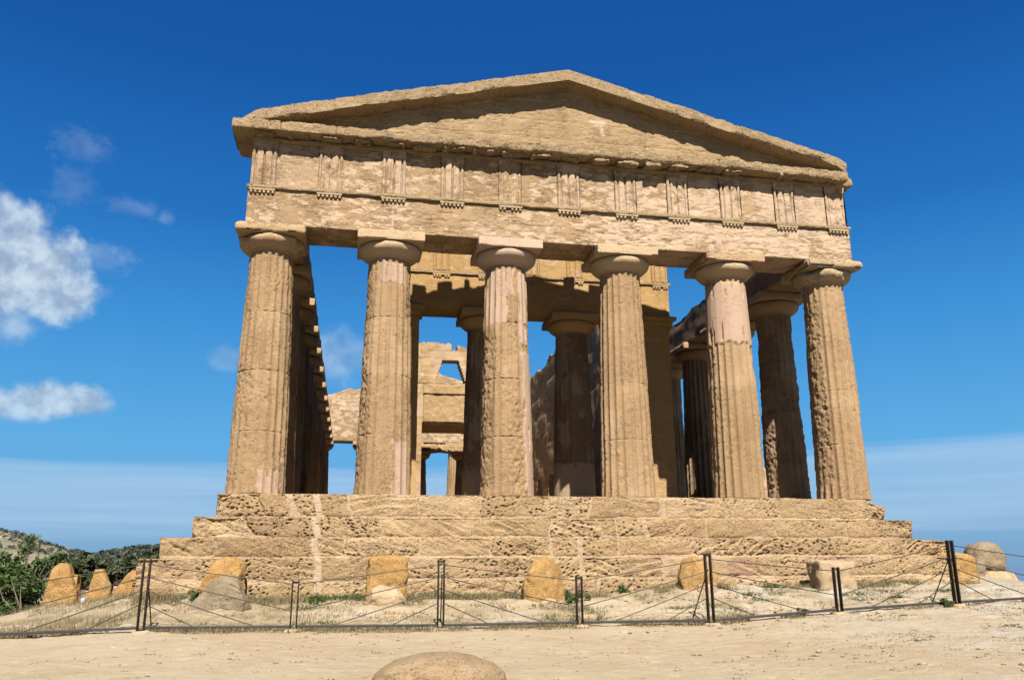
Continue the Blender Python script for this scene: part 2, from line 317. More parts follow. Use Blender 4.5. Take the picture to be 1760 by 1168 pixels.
def far_h(x, y):
    dx, dy = x-CAM[0], y-CAM[1]; d = np.hypot(dx, dy); a = np.degrees(np.arctan2(dx, dy))
    r = np.hypot(x, y-10)
    z = -2.7 - 6.3*sst(r, 22, 90)
    rt = sst(a, 8, 26)*(1-sst(a, 150, 179))                        # the side that falls to the sea
    z = z - rt*(10*sst(d, 28, 90) + 95*sst(d, 120, 3200))
    lf = 1-sst(a, 6, 20)
    P = np.stack([x*.004, y*.004, x*0], -1)
    z = z + lf*(fbm(P*3, 5, 4)-.5)*14*sst(d, 90, 400)
    z = z + lf*13.5*np.exp(-((d-900)/300)**2)*sst(a, -17.5, -12.2)*(.8+.4*fbm(P*4, 9, 3)) + lf*9*sst(d, 350, 800)
    z = z + lf*sst(d, 1000, 1750)*(22+38*sst(-a, 14.6, 20.5))*(.85+.3*fbm(P*2.5, 8, 4)) - lf*60*sst(d, 1900, 2600)
    return z
def H(x, y):
    x = np.asarray(x, float); y = np.asarray(y, float); sh = x.shape; x = x.ravel(); y = y.ravel()
    o = np.zeros_like(x)
    near = np.hypot((x-0)/1.0, (y+5)/1.0) < 34
    xn, yn = x[near], y[near]
    s = TW[-3]+TW[-2]*xn+TW[-1]*yn
    for q in range(len(CP)):
        d2 = (xn-CP[q, 0])**2+(yn-CP[q, 1])**2; s = s + TW[q]*.5*d2*np.log(np.maximum(d2, 1e-9))
    f = far_h(x, y); wgt = 1-sst(np.hypot(xn, yn+5), 17, 30); o = f; o[near] = wgt*s+(1-wgt)*f[near]
    return o.reshape(sh)
def h1(x, y): return float(H(np.array([x]), np.array([y]))[0])
xs = np.concatenate([np.linspace(-34, -12, 60)[:-1], np.linspace(-12, 10, 480), np.linspace(10, 34, 70)[1:]])
ys = np.concatenate([np.linspace(-38, -13, 40)[:-1], np.linspace(-13, -1, 300), np.linspace(-1, 28, 90)[1:]])
X, Y = np.meshgrid(xs, ys, indexing='ij'); Z = H(X, Y)
P3 = np.stack([X, Y, X*0], -1)
beyond = sst(Y, -5.3, -4.3)
rough = .03 + .09*beyond + .05*sst(X, 2, 7)
Z = Z + (fbm(P3*.9, 3, 4)-.5)*rough + (fbm(P3*5, 4, 4)-.5)*(.03+.03*beyond) - .035*sst(worley(P3*np.array([2.6, 2.6, 1]), 21), .20, .08)*(1-beyond)*sst(fbm(P3*.7, 22, 3), .42, .55)
lumps = np.maximum(0, fbm(P3*2.2, 6, 3)-.56)*.22*np.maximum(beyond, .4*sst(X, 2, 6)); Z += lumps
stony = np.clip(sst(X, .5, 7)*(.35+.65*sst(fbm(P3*.6, 11, 4), .4, .6)) + .30*beyond*sst(fbm(P3*.8, 12, 4), .5, .62), 0, 1)
litter = np.clip(beyond*sst(fbm(P3*.9, 13, 4), .47, .62)*(1-.5*sst(X, 2, 6)) + np.exp(-((Y+4.95)/.30)**2)*sst(fbm(P3*1.3, 14, 4), .38, .55)*(1-.6*sst(X, 4, 7)) + .7*np.exp(-((Y+1.7)/.5)**2)*sst(fbm(P3*1.2, 15, 3), .4, .6), 0, 1)
wild = sst(np.hypot(X, (Y+5)), 15, 24)
V, F = grid(np.stack([X, Y, Z], -1))
link('ground', mesh('ground', V, F, M['ground'], np.stack([stony, litter, wild], -1).reshape(-1, 3)), kind='structure')
# far land: hills to the left, a slope down to the sea on the right
azs = np.radians(np.unique(np.concatenate([np.arange(-180, 180, 3.0), np.arange(-30, -8, .12), np.arange(20, 60, .8)])))
rs = np.concatenate([np.linspace(12, 60, 14)[:-1], np.geomspace(60, 6000, 110)])
A, Rr = np.meshgrid(azs, rs, indexing='ij'); X = CAM[0]+np.sin(A)*Rr; Y = CAM[1]+np.cos(A)*Rr
Z = H(X, Y); ins = (np.abs(X) < 33) & (Y > -37) & (Y < 27); Z = Z-np.where(ins, .8, .0)
Pq = np.stack([X*.01, Y*.01, X*0], -1)
V, F = grid(np.stack([X, Y, Z], -1), wrap=True)
def hillmat():
    mt, t, bs = material('hill_land'); P = t.put('ShaderNodeNewGeometry').outputs['Position']
    n1 = t.noise(P, .012, 8, .62); n2 = t.noise(P, .10, 6, .6); n3 = t.noise(t.vscale(P, (1, .35, 1)), .035, 7, .6)
    c = t.mix(t.ramp(n1, .42, .60), (.155, .130, .09), (.08, .084, .052))
    c = t.mix(t.math('MULTIPLY', t.ramp(n2, .45, .65), .7), c, (.055, .062, .036))
    c = t.mix(t.math('MULTIPLY', t.ramp(n3, .60, .68), .9), c, (.22, .195, .16))
    t.l.new(c, bs.inputs['Base Color']); return mt
link('hills', mesh('hills', V, F[:, ::-1], hillmat()), kind='structure')
mt, t, bs = material('sea_water'); bs.inputs['Roughness'].default_value = .35
nn = t.noise(t.vscale(t.put('ShaderNodeNewGeometry').outputs['Position'], (1, 1, 0)), .004, 6)
t.l.new(t.mix(nn, (.055, .085, .135), (.07, .105, .16)), bs.inputs['Base Color'])
link('sea', mesh('sea', [(-60000, -60000, -101), (60000, -60000, -101), (60000, 60000, -101), (-60000, 60000, -101)], np.array([[0, 1, 2, 3]]), mt), kind='structure')

# ---------------------------------------------------------------- temple
temple = link('temple', None, category='temple', label='sunlit ancient Doric stone temple with six front columns, a gable and four worn steps')
XC = [-7.7, -4.7, -1.6, 1.6, 4.7, 7.7]; YC = .755
YF = [YC]
for d in [3.0, 3.1]+[3.216]*8+[3.1, 3.0]: YF.append(YF[-1]+d)
ZA, ZB = 6.402, 6.645
rng = np.random.default_rng(7)

# --- steps
hs_ = [.558, .469, .435, .487]; tr_ = [0, .409, .939, 1.276]
JO = [[-7.45, -6.79, -6.2, -5.47, -3.84, -2.38, -.8, -.44, .3, 2.23, 2.9, 3.93, 5.4, 7.04], [-7.64, -6.16, -4.73, -2.6, -.69, .56, .92, 1.63, 3.17, 5.0, 7.0],
      [-8.3, -6.83, -6.12, -5.49, -3.89, -2.2, -.82, -.16, .81, 2.6, 4.6, 6.4, 8.2], [-8.6, -7.3, -6.08, -4.6, -3.5, -1.7, -.17, .72, 1.63, 2.84, 4.5, 6.1, 7.6, 9.2], [-8.9, -7.8, -6.9, -6.05, -5.2, -4.1, -3.1, -2.0, -1.0, .2, 1.4, 2.3, 3.6, 5.0, 6.4, 7.8, 9.3]]
MO = [{-6.2: .075, -6.79: .08, -5.47: .03, -.44: .03, .3: .02, 2.23: .09, -2.38: .02, 1.2: .03}, {-6.16: .07, -.69: .03, 1.63: .05, .92: .03, 3.17: .02}, {-6.12: .07, -5.49: .02, -3.89: .03, -.82: .03, -.16: .06, .81: .03}, {-6.08: .06, -.17: .07, .72: .025, 1.63: .03, 2.84: .025}, {-6.05: .04, .2: .05, 2.3: .03}]
def step(i, z0, z1, t, seed, name):
    x0, x1, y0, y1 = -8.455-t, 8.455+t, -t, 39.44+t
    xs = seg(x0, x1, .0155); ys = np.concatenate([seg(y0, y0+.24, .03), np.array([y0+.4, y0+.9, y0+1.5, 3, 5, 8, 12, 18, 25, 32, 36, 38, y1])]); zs = seg(z0, z1, .0155)
    V, N, F = lattice(xs, ys, zs)
    top = -sum(hs_[:i]) if i < 5 else z1
    hgt = hs_[i] if i < 4 else .45; up = (V[:, 2]-(z1-hgt))/hgt
    wob = (fbm(np.stack([V[:, 2]*1.7, V[:, 0]*.5, V[:, 0]*0+i], -1), seed, 3)-.5)*.30+(fbm(np.stack([V[:, 2]*7, V[:, 0]*2, V[:, 0]*0+i], -1), seed+2, 2)-.5)*.05
    J = np.array(JO[i]); xx = V[:, 0]+wob; b = np.searchsorted(J, xx); nb = len(J)+1
    r = np.random.default_rng(100+seed)
    al = r.uniform(.15, .62, nb)*np.where(r.random(nb) < .4, -1, 1); wst = r.uniform(.0, 1, nb); wpi = np.clip(r.uniform(-.3, 1.3, nb), 0, 1); sh = r.uniform(-.030, .014, nb)
    if i == 0: al *= .25; wst *= .8
    if i in (1, 2): al[:len(J)//2] = -np.abs(al[:len(J)//2]); wst[:len(J)//2] = np.maximum(wst[:len(J)//2], .7)
    ca, sa = np.cos(al[b]), np.sin(al[b]); u = V[:, 0]*ca-V[:, 2]*sa*-1; v = -V[:, 0]*sa+V[:, 2]*ca
    ph = v*5.5+b*3.7+(fbm(np.stack([u*1.2, V[:, 1], v*2.0], -1), seed+3, 3)-.5)*2.4; fr_ = ph-np.floor(ph)
    ledge = np.where(fr_ < .12, sst(fr_, 0, .12), 1-sst(fr_, .12, 1.0))*sst(_h(np.floor(ph), b, b*0, seed), .25, .6)      # undercut bedding planes
    lay = fbm(np.stack([u*2.2, V[:, 1]*3, v*16], -1), seed+5, 4, .6)
    Pw = np.stack([u*9, V[:, 1]*10, v*13], -1) + (fbm(V*5, seed+1, 2)-.5)[:, None]*1.4
    pmask = sst(fbm(V*1.9, seed+8, 3)+.10*(wpi[b]-.5), .40, .52)
    pit = np.maximum(sst(worley(Pw, seed+6), .36, .24)*pmask, .7*sst(worley(Pw*1.8+5, seed+7), .33, .20)*sst(fbm(V*2.3, seed+9, 3), .42, .56))
    big = fbm(V*np.array([1.1, 2, 2.0]), seed+11, 4)
    g1 = sst(fbm(V*1.2, seed+13, 3), .38, .58)
    d = (big-.5)*.10 + sh[b] - wst[b]*g1*.042*ledge - (lay-.5)*.035*wst[b] - (.25+.75*wpi[b])*.062*pit + (fbm(V*13, seed+17, 4, .6)-.5)*.030
    ji = np.abs(xx[:, None]-J[None]).argmin(1); jd = np.abs(xx-J[ji]); mw = np.array([MO[i].get(float(q), 0.0) for q in J])[ji]
    wj = np.where(mw > 0, mw, .012)*(.5+1.0*fbm(V*3.1, seed+19, 3))
    hb = .02+.26*np.maximum(0, fbm(np.stack([xx*1.6, b*1.3, xx*0], -1), seed+23, 3)-.40)+.03*(fbm(V*8, seed+25, 2)-.5)   # ragged mortar bed
    edge_d = np.minimum(jd-wj, np.where(i < 4, (up-hb)*hgt, 9.0)) + (fbm(V*9, seed+27, 3)-.5)*.02
    mort = sst(edge_d, .008, -.008)
    if i == 0: mort = np.maximum(mort, sst(jd+(up-.20)*.22, .12, .08)*(np.abs(J[ji]+6.79) < .01))
    rnd_ = .045*np.exp(-np.maximum(0, edge_d)/.035)*(1-mort)                                       # stones rounded towards their joints
    yel = (np.abs(J[ji]+6.12) < .1)*(mw > 0)*sst(jd, .09, .07)
    d = d*(1-.8*mort)-rnd_*.7-.022*mort*(1-.8*yel)
    gap = np.where(mw > 0, 0, .05*np.exp(-(jd/.012)**2)*sst(fbm(V*1.5, seed+21, 2), .42, .55)); d = d-gap
    front = N[:, 1] < -.3
    edge = np.exp(-(z1-V[:, 2])/.035)*np.where(front | (N[:, 2] > .5), 1, 0)*np.exp(-np.maximum(0, V[:, 1]-y0)/.05)
    d = d - edge*(.016+.34*np.maximum(0, fbm(V*np.array([2.6, 1, 1]), seed+29, 5, .6)-.47))
    endw = sst(np.abs(V[:, 0]), x1-1.3, x1-.1)*(V[:, 1] < y0+1.0); d = d - endw*.34*np.maximum(0, fbm(V*2.4, seed+33, 5, .6)-.42)
    topf = N[:, 2] > .9; d = np.where(topf, (fbm(V*1.5, seed+31, 3)-.5)*.03-.02-edge*.02-endw*.25*np.maximum(0, fbm(V*2.0, seed+35, 4)-.42), d); d = np.where(N[:, 2] < -.5, 0, d)
    V = V+N*d[:, None]
    if i == 0:      # broken corner on the right
        k = sst(V[:, 0], 7.75, 8.5); V[:, 2] -= k*(V[:, 2]-z0)*.42*(.6+.8*fbm(V*2.5, 77, 3)); V[:, 0] -= k*.10*fbm(V*4, 78, 3)
    if i == 2:
        k = sst(V[:, 0], 8.3, 9.4); V[:, 2] -= k*(V[:, 2]-z0)*.35*fbm(V*2.0, 79, 3)
    pk = sst(fbm(V*np.array([1.1, 1, 2.2]), seed+37, 4), .58, .64)*((i == 3)*sst(V[:, 0], 2.2, 3.5)+.35*(i in (1, 2, 3)))
    tone = np.clip(r.uniform(.25, .80, nb)[b]+(fbm(V*.8, seed+41, 3)-.5)*.4, 0, 1)
    link(name, mesh(name, V, F, M['step'], np.stack([np.maximum(mort*.62, yel*.95), np.clip(pk, 0, 1)*.7, mort*0, tone], -1)), temple)
zt = 0.0
for i in range(4):
    step(i, zt-hs_[i]-(.03 if i < 3 else .06), zt, tr_[i], 11*i+3, 'step'); zt -= hs_[i]
step(4, -2.9, zt, 1.33, 61, 'foundation')

# --- columns
SH = 6.04
def shaft(seed, wear=.5, nth=200, dz=.032, plaster=(), side=None, fl=1.0, pl_noise=0.0, bulk=.0):
    js = [1.45, 2.93, 4.42]
    zs = np.unique(np.concatenate([seg(0, SH, dz)]+[np.array([j-.02, j-.008, j, j+.008, j+.02]) for j in js]))
    th = np.arange(nth)/nth*2*math.pi
    T, Zz = np.meshgrid(th, zs, indexing='ij'); tt = Zz/SH
    R0 = .71-.155*tt+.018*np.sin(math.pi*tt)
    C = np.stack([np.cos(T)*.7, np.sin(T)*.7, Zz], -1)
    ph = (T/(2*math.pi)*20) % 1.0
    prof = 1-(2*ph-1)**2
    cut = sst(Zz + .03*(2*ph-1)**2*4, SH-.02, SH-.10)
    fade = sst(fbm(C*np.array([1.3, 1.3, .8]), seed+2, 3), .62, .40) if fl < 1 else 1.0
    r = R0 - .060*(R0/.71)*prof*np.maximum(cut, 0)*np.maximum(fade, .25+fl*.55)
    n = fbm(C*np.array([1.6, 1.6, 1.1]), seed, 5, .55); E = wear*.20*np.maximum(0, n-.48)
    n2 = fbm(C*np.array([6, 6, 9]), seed+4, 4, .6); E = E*(.45+.9*n2)*.58 + wear*.030*np.maximum(0, n2-.44)
    if side:
        for (tc, tw, z0, z1, amt) in side:
            dth = np.abs((T-R_(tc)+math.pi) % (2*math.pi)-math.pi)
            E = E + .55*amt*sst(dth, R_(tw), R_(tw)*.45)*sst(Zz, z0-.25, z0+.25)*sst(Zz, z1+.25, z1-.25)*(.25+1.3*fbm(C*np.array([9, 9, 12]), seed+21, 4, .6))*(.4+fbm(C*3.1, seed+9, 3))
    for j in js: E = E + (.004+.03*wear*sst(n, .46, .62))*np.exp(-((Zz-j)/.011)**2)
    pits = sst(worley(C*np.array([7, 7, 9.])+n2[..., None]*1.1, seed+6), .42, .14)*sst(fbm(C*2, seed+8, 3), .42, .6)
    E = E + pits*.040*wear + .020*np.maximum(0, fbm(C*np.array([11, 11, 17]), seed+18, 3)-.5)*2
    r2 = np.minimum(r, R0-E*1.0) - .35*E
    pm = np.zeros_like(r)
    for (tc, tw, z0, z1, flut) in plaster:
        dth = np.abs((T-R_(tc)+math.pi) % (2*math.pi)-math.pi); jit = (fbm(C*4, seed+12, 4)-.5)
        k = sst(dth+jit*.35, R_(tw), R_(tw)-.05)*sst(Zz+jit*.22, z0-.02, z0+.02)*sst(Zz+jit*.2, z1+.02, z1-.02)
        gash = sst(fbm(C*np.array([9, 9, 1.4]), seed+14, 2), .70, .75); k = k*(1-gash)
        pm = np.maximum(pm, k); r2 = r2*(1-k)+k*(R0-.006-.050*(R0/.71)*prof*flut*np.maximum(cut, 0))
    if pl_noise: pm = np.maximum(pm, pl_noise*sst(fbm(C*np.array([2.2, 2.2, 1.2]), seed+16, 5, .6), .53, .58))
    r2 = r2+bulk
    dr = np.random.default_rng(seed).uniform(.30, .72, 5)[np.searchsorted(np.array(js), Zz+(fbm(C*3, seed+23, 2)-.5)*.04)]
    V, F = grid(np.stack([np.cos(T)*r2, np.sin(T)*r2, Zz], -1), wrap=True)
    tn = np.clip(dr+(fbm(C*np.array([1.2, 1.2, .7]), seed+25, 4)-.5)*.9, 0, 1)
    return V, F, np.stack([pm*0, pm*0, pm, tn], -1).reshape(-1, 4)
def echinus(seed, amp=.008, chip=0.0, nth=72):
    pr = [(.50, 5.99), (.552, 6.02), (.570, 6.038), (.566, 6.044), (.590, 6.056), (.586, 6.062), (.612, 6.074), (.66, 6.106), (.712, 6.147), (.762, 6.192), (.798, 6.236), (.816, 6.283), (.819, 6.328), (.809, 6.366), (.780, 6.393), (.74, 6.400), (.3, 6.400)]
    pr = np.array(pr); th = np.arange(nth)/nth*2*math.pi
    T = np.repeat(th[:, None], len(pr), 1); Rr = np.repeat(pr[None, :, 0], nth, 0); Zz = np.repeat(pr[None, :, 1], nth, 0)
    C = np.stack([np.cos(T)*Rr, np.sin(T)*Rr, Zz], -1)
    Rr = Rr + (fbm(C*3, seed, 4)-.5)*2*amp - chip*np.maximum(0, fbm(C*2.3, seed+3, 4)-.48)*sst(Zz, 6.06, 6.25)
    return grid(np.stack([np.cos(T)*Rr, np.sin(T)*Rr, Zz], -1), wrap=True)
AB = .853
def abacus(seed, amp=.01, rnd=.015, chip=.03, res=.05): return rbox(-AB, AB, -AB, AB, ZA, ZB-.003, res, amp, rnd, seed, 3.0, chip)
def column(x, y, sh, ec, ab, label=None, rot=0.0, parent=temple, name='column', zs=1.0):
    c = link(name, None, parent, (x, y, 0)); c.rotation_euler.z = rot; c.scale.z = zs
    if label: c['label'] = label
    for nme, me in (('shaft', sh), ('echinus', ec), ('abacus', ab)): link(nme, me, c)
    return c
def mm(n, vf, mat, sharp=None): return mesh(n, vf[0], vf[1], mat, vf[2] if len(vf) > 2 else None, sharp)
spec = [
 dict(wear=.60, fl=.45, plaster=[(-55, 26, -.1, .55, 1)], side=[(-150, 50, 0, 5.6, .03)], lab='corner column with blurred flutes and a ragged capital', ec=('col', .03, .5), ab=('col', .035, .06, .30)),
 dict(wear=.6, fl=.6, plaster=[(-48, 24, -.1, 1.3, 1), (-70, 45, 5.35, 5.9, 1)], side=[(-165, 35, .2, 5.2, .07), (-20, 25, 4.4, 5.4, .05)], lab='column with worn flutes under a clean square capital', ec=('smooth', .010, .10), ab=('smooth', .008, .012, .05)),
 dict(wear=.75, fl=.8, plaster=[(-38, 20, -.1, 3.6, 0), (-90, 120, 5.2, 5.9, 1), (-130, 34, 4.4, 5.9, 1), (-45, 22, 3.9, 5.4, 1)], side=[(-60, 34, .1, 2.2, .10), (-165, 45, .1, 4.2, .09), (-100, 60, 0, .5, .03)], lab='column with pinkish restored capital and deeply eroded lower shaft', ec=('pinkcap', .008, .05), ab=('pinkcap', .006, .010, .03)),
 dict(wear=.5, fl=1.0, plaster=[], side=[(-30, 45, .5, 5.2, .022), (-130, 18, .3, 1.6, .06)], lab='column with crisp flutes on its left and a smooth capital', ec=('smooth', .011, .10), ab=('smooth', .009, .012, .06)),
 dict(wear=.42, fl=1.0, plaster=[(-90, 180, 4.15, 5.9, .12), (-25, 16, -.1, .8, 0)], side=[(-20, 30, .2, 1.9, .08), (-25, 26, 3.4, 4.1, .07), (-170, 30, .5, 4, .04)], lab='column with a smooth pale repaired band under its capital', ec=('smooth', .014, .2), ab=('col', .016, .02, .12)),
 dict(wear=.55, fl=1.0, plaster=[], side=[(-10, 40, .2, 2.4, .09), (-172, 50, .4, 5.5, .10), (-90, 60, 4.8, 5.8, .03)], lab='ragged corner column with deep flutes and a crumbling capital', ec=('cornice', .035, .5), ab=('cornice', .04, .09, .3)),
]
for i, s in enumerate(spec):
    ec = s['ec']; ab = s['ab']
    column(XC[i], YC, mm('shaft', shaft(31*i+5, s['wear'], plaster=s['plaster'], side=s['side'], fl=s['fl']), M['col']),
           mm('echinus', echinus(i+40, ec[1], ec[2], 96), M[ec[0]]), mm('abacus', abacus(i+60, ab[1], ab[2], ab[3], .035), M[ab[0]], 35), s['lab'])
# flank and rear columns
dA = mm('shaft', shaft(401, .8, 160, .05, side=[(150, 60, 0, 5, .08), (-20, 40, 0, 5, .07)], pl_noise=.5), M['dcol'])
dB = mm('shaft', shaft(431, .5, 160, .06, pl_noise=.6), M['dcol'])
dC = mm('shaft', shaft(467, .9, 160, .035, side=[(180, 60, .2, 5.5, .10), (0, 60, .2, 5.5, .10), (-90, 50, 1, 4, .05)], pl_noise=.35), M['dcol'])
eA = mm('echinus', echinus(71, .015, .1), M['dcol']); bA = mm('abacus', abacus(81, .012, .02, .05, .07), M['col'], 35)
for k, y in enumerate(YF[1:12]):
    for x in (-7.7, 7.7):
        column(x, y, dC if (k == 0 and x > 0) else (dA if k % 2 else dB), eA, bA, rot=(0 if (k == 0 and x > 0) else (k*math.pi/2 + (0 if x < 0 else math.pi/2))))
rB = mm('shaft', shaft(499, .5, 120, .08, pl_noise=.3), M['col'])
for x in XC: column(x, YF[12], rB, eA, bA)
# porch columns, slimmer
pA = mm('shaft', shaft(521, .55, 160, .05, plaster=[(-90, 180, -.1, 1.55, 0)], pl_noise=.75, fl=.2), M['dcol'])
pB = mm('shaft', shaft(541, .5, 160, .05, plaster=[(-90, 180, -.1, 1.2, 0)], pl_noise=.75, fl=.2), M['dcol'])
eP = mm('echinus', echinus(91, .006), M['pron']); bP = mm('abacus', abacus(92, .006, .012, .02, .07), M['pron'], 35)
PY = YC+4.878
for x in (-1.46, 1.46):
    c = column(x, 33.2, pB, eP, bP, zs=5.36/ZB); c.scale.x = c.scale.y = .9
for x, shm in ((-1.46, pB), (1.46, pA)):
    c = column(x, PY, shm, eP, bP, 'porch column in shade with patched plaster', zs=6.24/ZB); c.scale.x = c.scale.y = .95

# --- entablature of the front
ENT_X = 8.33
zs = seg(ZB, 7.60, .022); xs = seg(-ENT_X, ENT_X, .03); ys = np.array([.09, .12, .2, .5, .70, .72, .74, 1.0, 1.30, 1.36])
V, N, F = lattice(xs, ys, zs)
d = (fbm(V*np.array([1.2, 1, 4]), 201, 4, .5)-.5)*.025 - .020*sst(fbm(V*np.array([3.2, 3, 11]), 203, 5, .62), .55, .61)*sst(V[:, 0], -7.5, -5) + (fbm(V*18, 205, 3)-.5)*.010
for j in (-6.2, -3.15, 0, 3.15, 6.2): d = d-.02*np.exp(-((V[:, 0]-j)/.012)**2)
d = d-.018*np.exp(-((V[:, 1]-.72)/.02)**2)*(N[:, 2] < -.5)
low = np.exp(-(V[:, 2]-ZB)/.03)*(N[:, 1] < -.3); d = d-low*.06*np.maximum(0, fbm(V*np.array([3, 1, 1]), 207, 3)-.42)
V = V+N*d[:, None]
patch = np.zeros((len(V), 4)); bt_ = np.array([.30, .52, .62, .45, .66, .50]); patch[:, 3] = np.clip(bt_[np.searchsorted(np.array([-6.2, -3.15, 0, 3.15, 6.2]), V[:, 0])]+(fbm(V*np.array([.9, 1, 1.6]), 208, 5)-.5)*.7, 0, 1)
for (a, b, zl, zh) in ((1.02, 1.34, 6.66, 7.05), (1.12, 1.22, 7.0, 7.4), (-4.72, -4.66, 6.75, 7.5), (-1.60, -1.55, 6.7, 7.5)):
    patch[:, 2] = np.maximum(patch[:, 2], ((V[:, 0] > a) & (V[:, 0] < b) & (V[:, 2] > zl) & (V[:, 2] < zh))*1.0)
link('architrave', mesh('architrave', V, F, M['ent'], patch), temple)
V, N, F = lattice(seg(-8.25, 8.25, .035), np.array([.135, .17, .3, .7, 1.2, 1.36]), seg(7.705, 9.03, .03))
d = (fbm(V*np.array([1.2, 1, 3.5]), 211, 4, .5)-.5)*.022 - .020*sst(fbm(V*np.array([3.2, 3, 10]), 213, 5, .62), .56, .62)*sst(np.abs(V[:, 0]), 7.4, 6.2) + (fbm(V*18, 215, 3)-.5)*.010
V = V+N*d[:, None]
fb = np.zeros((len(V), 4)); fk = np.searchsorted(np.array([-7.66, -6.63, -5.99, -5.0, -4.37, -3.45, -2.83, -1.9, -1.27, -.28, .35, 1.34, 1.96, 2.85, 3.48, 4.43, 5.06, 6.07, 6.71, 7.66]), V[:, 0])
fb[:, 3] = np.clip(np.random.default_rng(3).uniform(.22, .8, 21)[fk]+(fbm(V*1.1, 218, 5)-.5)*.6, 0, 1); fb[:, 2] = ((fk == 1) | (fk == 19))*.35
frieze = link('frieze', mesh('frieze', V, F, M['ent'], fb), temple)
TX = [-7.985, -6.315, -4.685, -3.145, -1.585, .035, 1.65, 3.165, 4.745, 6.39, 7.985]
def triglyph(seed, ruin=0.0, wd=.62, z0=7.705, z1=8.99):
    V, N, F = lattice(seg(-wd/2, wd/2, .0125), np.array([.05, .08, .16]), seg(z0, z1, .03))
    x = np.abs(V[:, 0]); per = wd/3.0
    g = np.abs(((V[:, 0]/per) % 1.0)-.5)          # grooves between the three bars
    gg = np.maximum(0, 1-np.abs(g-.5)/.17) ; inner = x < wd*.42
    gro = .075*gg*inner + .05*np.maximum(0, 1-(wd/2-x)/.035)
    top = sst(V[:, 2], z1-.20, z1-.26); ero = ruin*(.02+.24*np.maximum(0, fbm(V*np.array([3, 3, 2.2]), seed, 4)-.42)) + (fbm(V*7, seed+3, 3)-.5)*.014
    d = -(gro*top+ero)*(N[:, 1] < -.3)
    V[:, 1] -= d; return V, F
RU = [.12, .85, .25, .45, .95, .35, .75, .9, .4, .45, .8, .7]
for i, x in enumerate(TX):
    V, F = triglyph(300+i, RU[i]); a = np.zeros((len(V), 3)); a[:, 2] = sst(fbm(V*np.array([4, 4, 1.6])+i*9, 311, 4), .46, .52)*(.9 if i in (2, 5, 8, 7, 9) else .6)
    link('triglyph', mesh('triglyph', V, F, M['ent'], a), frieze, (x, 0, 0))
V, F = rbox(-8.37, 8.37, .015, .9, 7.605, 7.70, .035, .008, .012, 221, 4, .03, ysteps=np.array([.015, .04, .07, .3, .9]))
taenia = link('taenia', mesh('taenia', V, F, M['cornice'], np.zeros((len(V), 3)), 40), temple)
def regula(seed, wd=.64):
    r = np.random.default_rng(seed); parts = [rbox(-wd/2, wd/2, .022, .12, 7.552, 7.603, .04, .004, .006, seed)]
    for g in range(6):
        if r.random() < .08: continue
        x = -wd/2+.055+g*(wd-.11)/5; th = np.arange(10)/10*2*math.pi
        P = np.stack([np.stack([x+np.cos(th)*q, .062+np.sin(th)*q, th*0+z], -1) for q, z in ((.033, 7.556), (.037, 7.490), (.0, 7.489))], 1)
        parts.append(grid(P, True))
    return joinvf(parts)[:2]
for i, x in enumerate(TX): link('regula', mm('regula', regula(330+i), M['cornice'], 40), taenia, (x, 0, 0))

# cornice
parts = []
V, N, F = lattice(seg(-8.78, 8.24, .022), np.array([-.34, -.32, -.28, -.2, -.1, .0, .1, .3, .6]), seg(9.06, 9.31, .022))
fr = (N[:, 1] < -.3)
ragg = fbm(V*np.array([1.5, 1, 2]), 231, 5, .6)
d = (ragg-.5)*.10*fr + (fbm(V*7, 233, 5, .6)-.5)*.075
low = np.exp(-(V[:, 2]-9.06)/.06)*np.exp(-np.maximum(0, V[:, 1]+.34)/.06); d = d-low*(.03+.25*np.maximum(0, fbm(V*np.array([2.2, 1, 1]), 235, 4)-.45))
rt = sst(V[:, 0], 4.5, 8.4)
V = V+N*d[:, None]; V[:, 2] -= rt*.06*(V[:, 1] < .1); 
V[:, 1] += rt*(.16*np.maximum(0, fbm(V*np.array([1.2, 1, 3]), 237, 4)-.4)*2)*np.exp(-np.maximum(0, V[:, 1]+.34)/.3)
cj = np.array([-7.6, -6.2, -4.9, -3.6, -2.2, -.9, .4, 1.7, 3.1, 4.3, 5.6, 7.0]); cb = np.searchsorted(cj, V[:, 0]); ro = np.random.default_rng(9)
so, zo = ro.uniform(-.035, .02, 13), ro.uniform(-.02, .012, 13); fl_ = np.exp(-np.maximum(0, V[:, 1]+.34)/.2); V[:, 1] -= so[cb]*fl_; V[:, 2] += zo[cb]*fl_
V[:, 1] += .04*np.exp(-(np.abs(V[:, 0][:, None]-cj[None]).min(1)/.014)**2)*fr
parts.append((V, F))
parts.append(rbox(-8.775, -8.24, .55, 1.34, 9.04, 9.29, .05, .012, .02, 241, 3, .08))
V, F = rbox(7.95, 8.58, -.02, 1.4, 8.93, 9.30, .04, .07, .10, 243, 2.4, .3); parts.append((V, F))
parts.append(rbox(-8.30, 8.30, .02, .7, 8.93, 9.02, .06, .01, .02, 245, 3, .05, ysteps=np.array([.02, .06, .2, .7])))
V, F, _ = joinvf(parts); cornice = link('cornice', mesh('cornice', V, F, M['cornice'], np.zeros((len(V), 3)), 50), temple)
mx = sorted(TX + [(a+b)/2 for a, b in zip(TX, TX[1:])])
for i, x in enumerate(mx):
    if i in (17, 19): continue
    rm = np.random.default_rng(900+i); wd = rm.uniform(.46, .62); V, F = rbox(-wd/2, wd/2, -.30+rm.uniform(0, .07), .0, 8.945+rm.uniform(0, .05), 9.07, .03, .012, .02, 350+i, 4, .12)
    k = .22*np.maximum(0, fbm(V*np.array([3.5, 2, 2])+i*7, 349, 4)-.42)*2; V[:, 2] += np.where(V[:, 2] < 9.0, k, 0); V[:, 1] += k*.8
    link('mutule', mesh('mutule', V, F, M['cornice'], np.zeros((len(V), 3)), 50), cornice, (x, 0, 0))

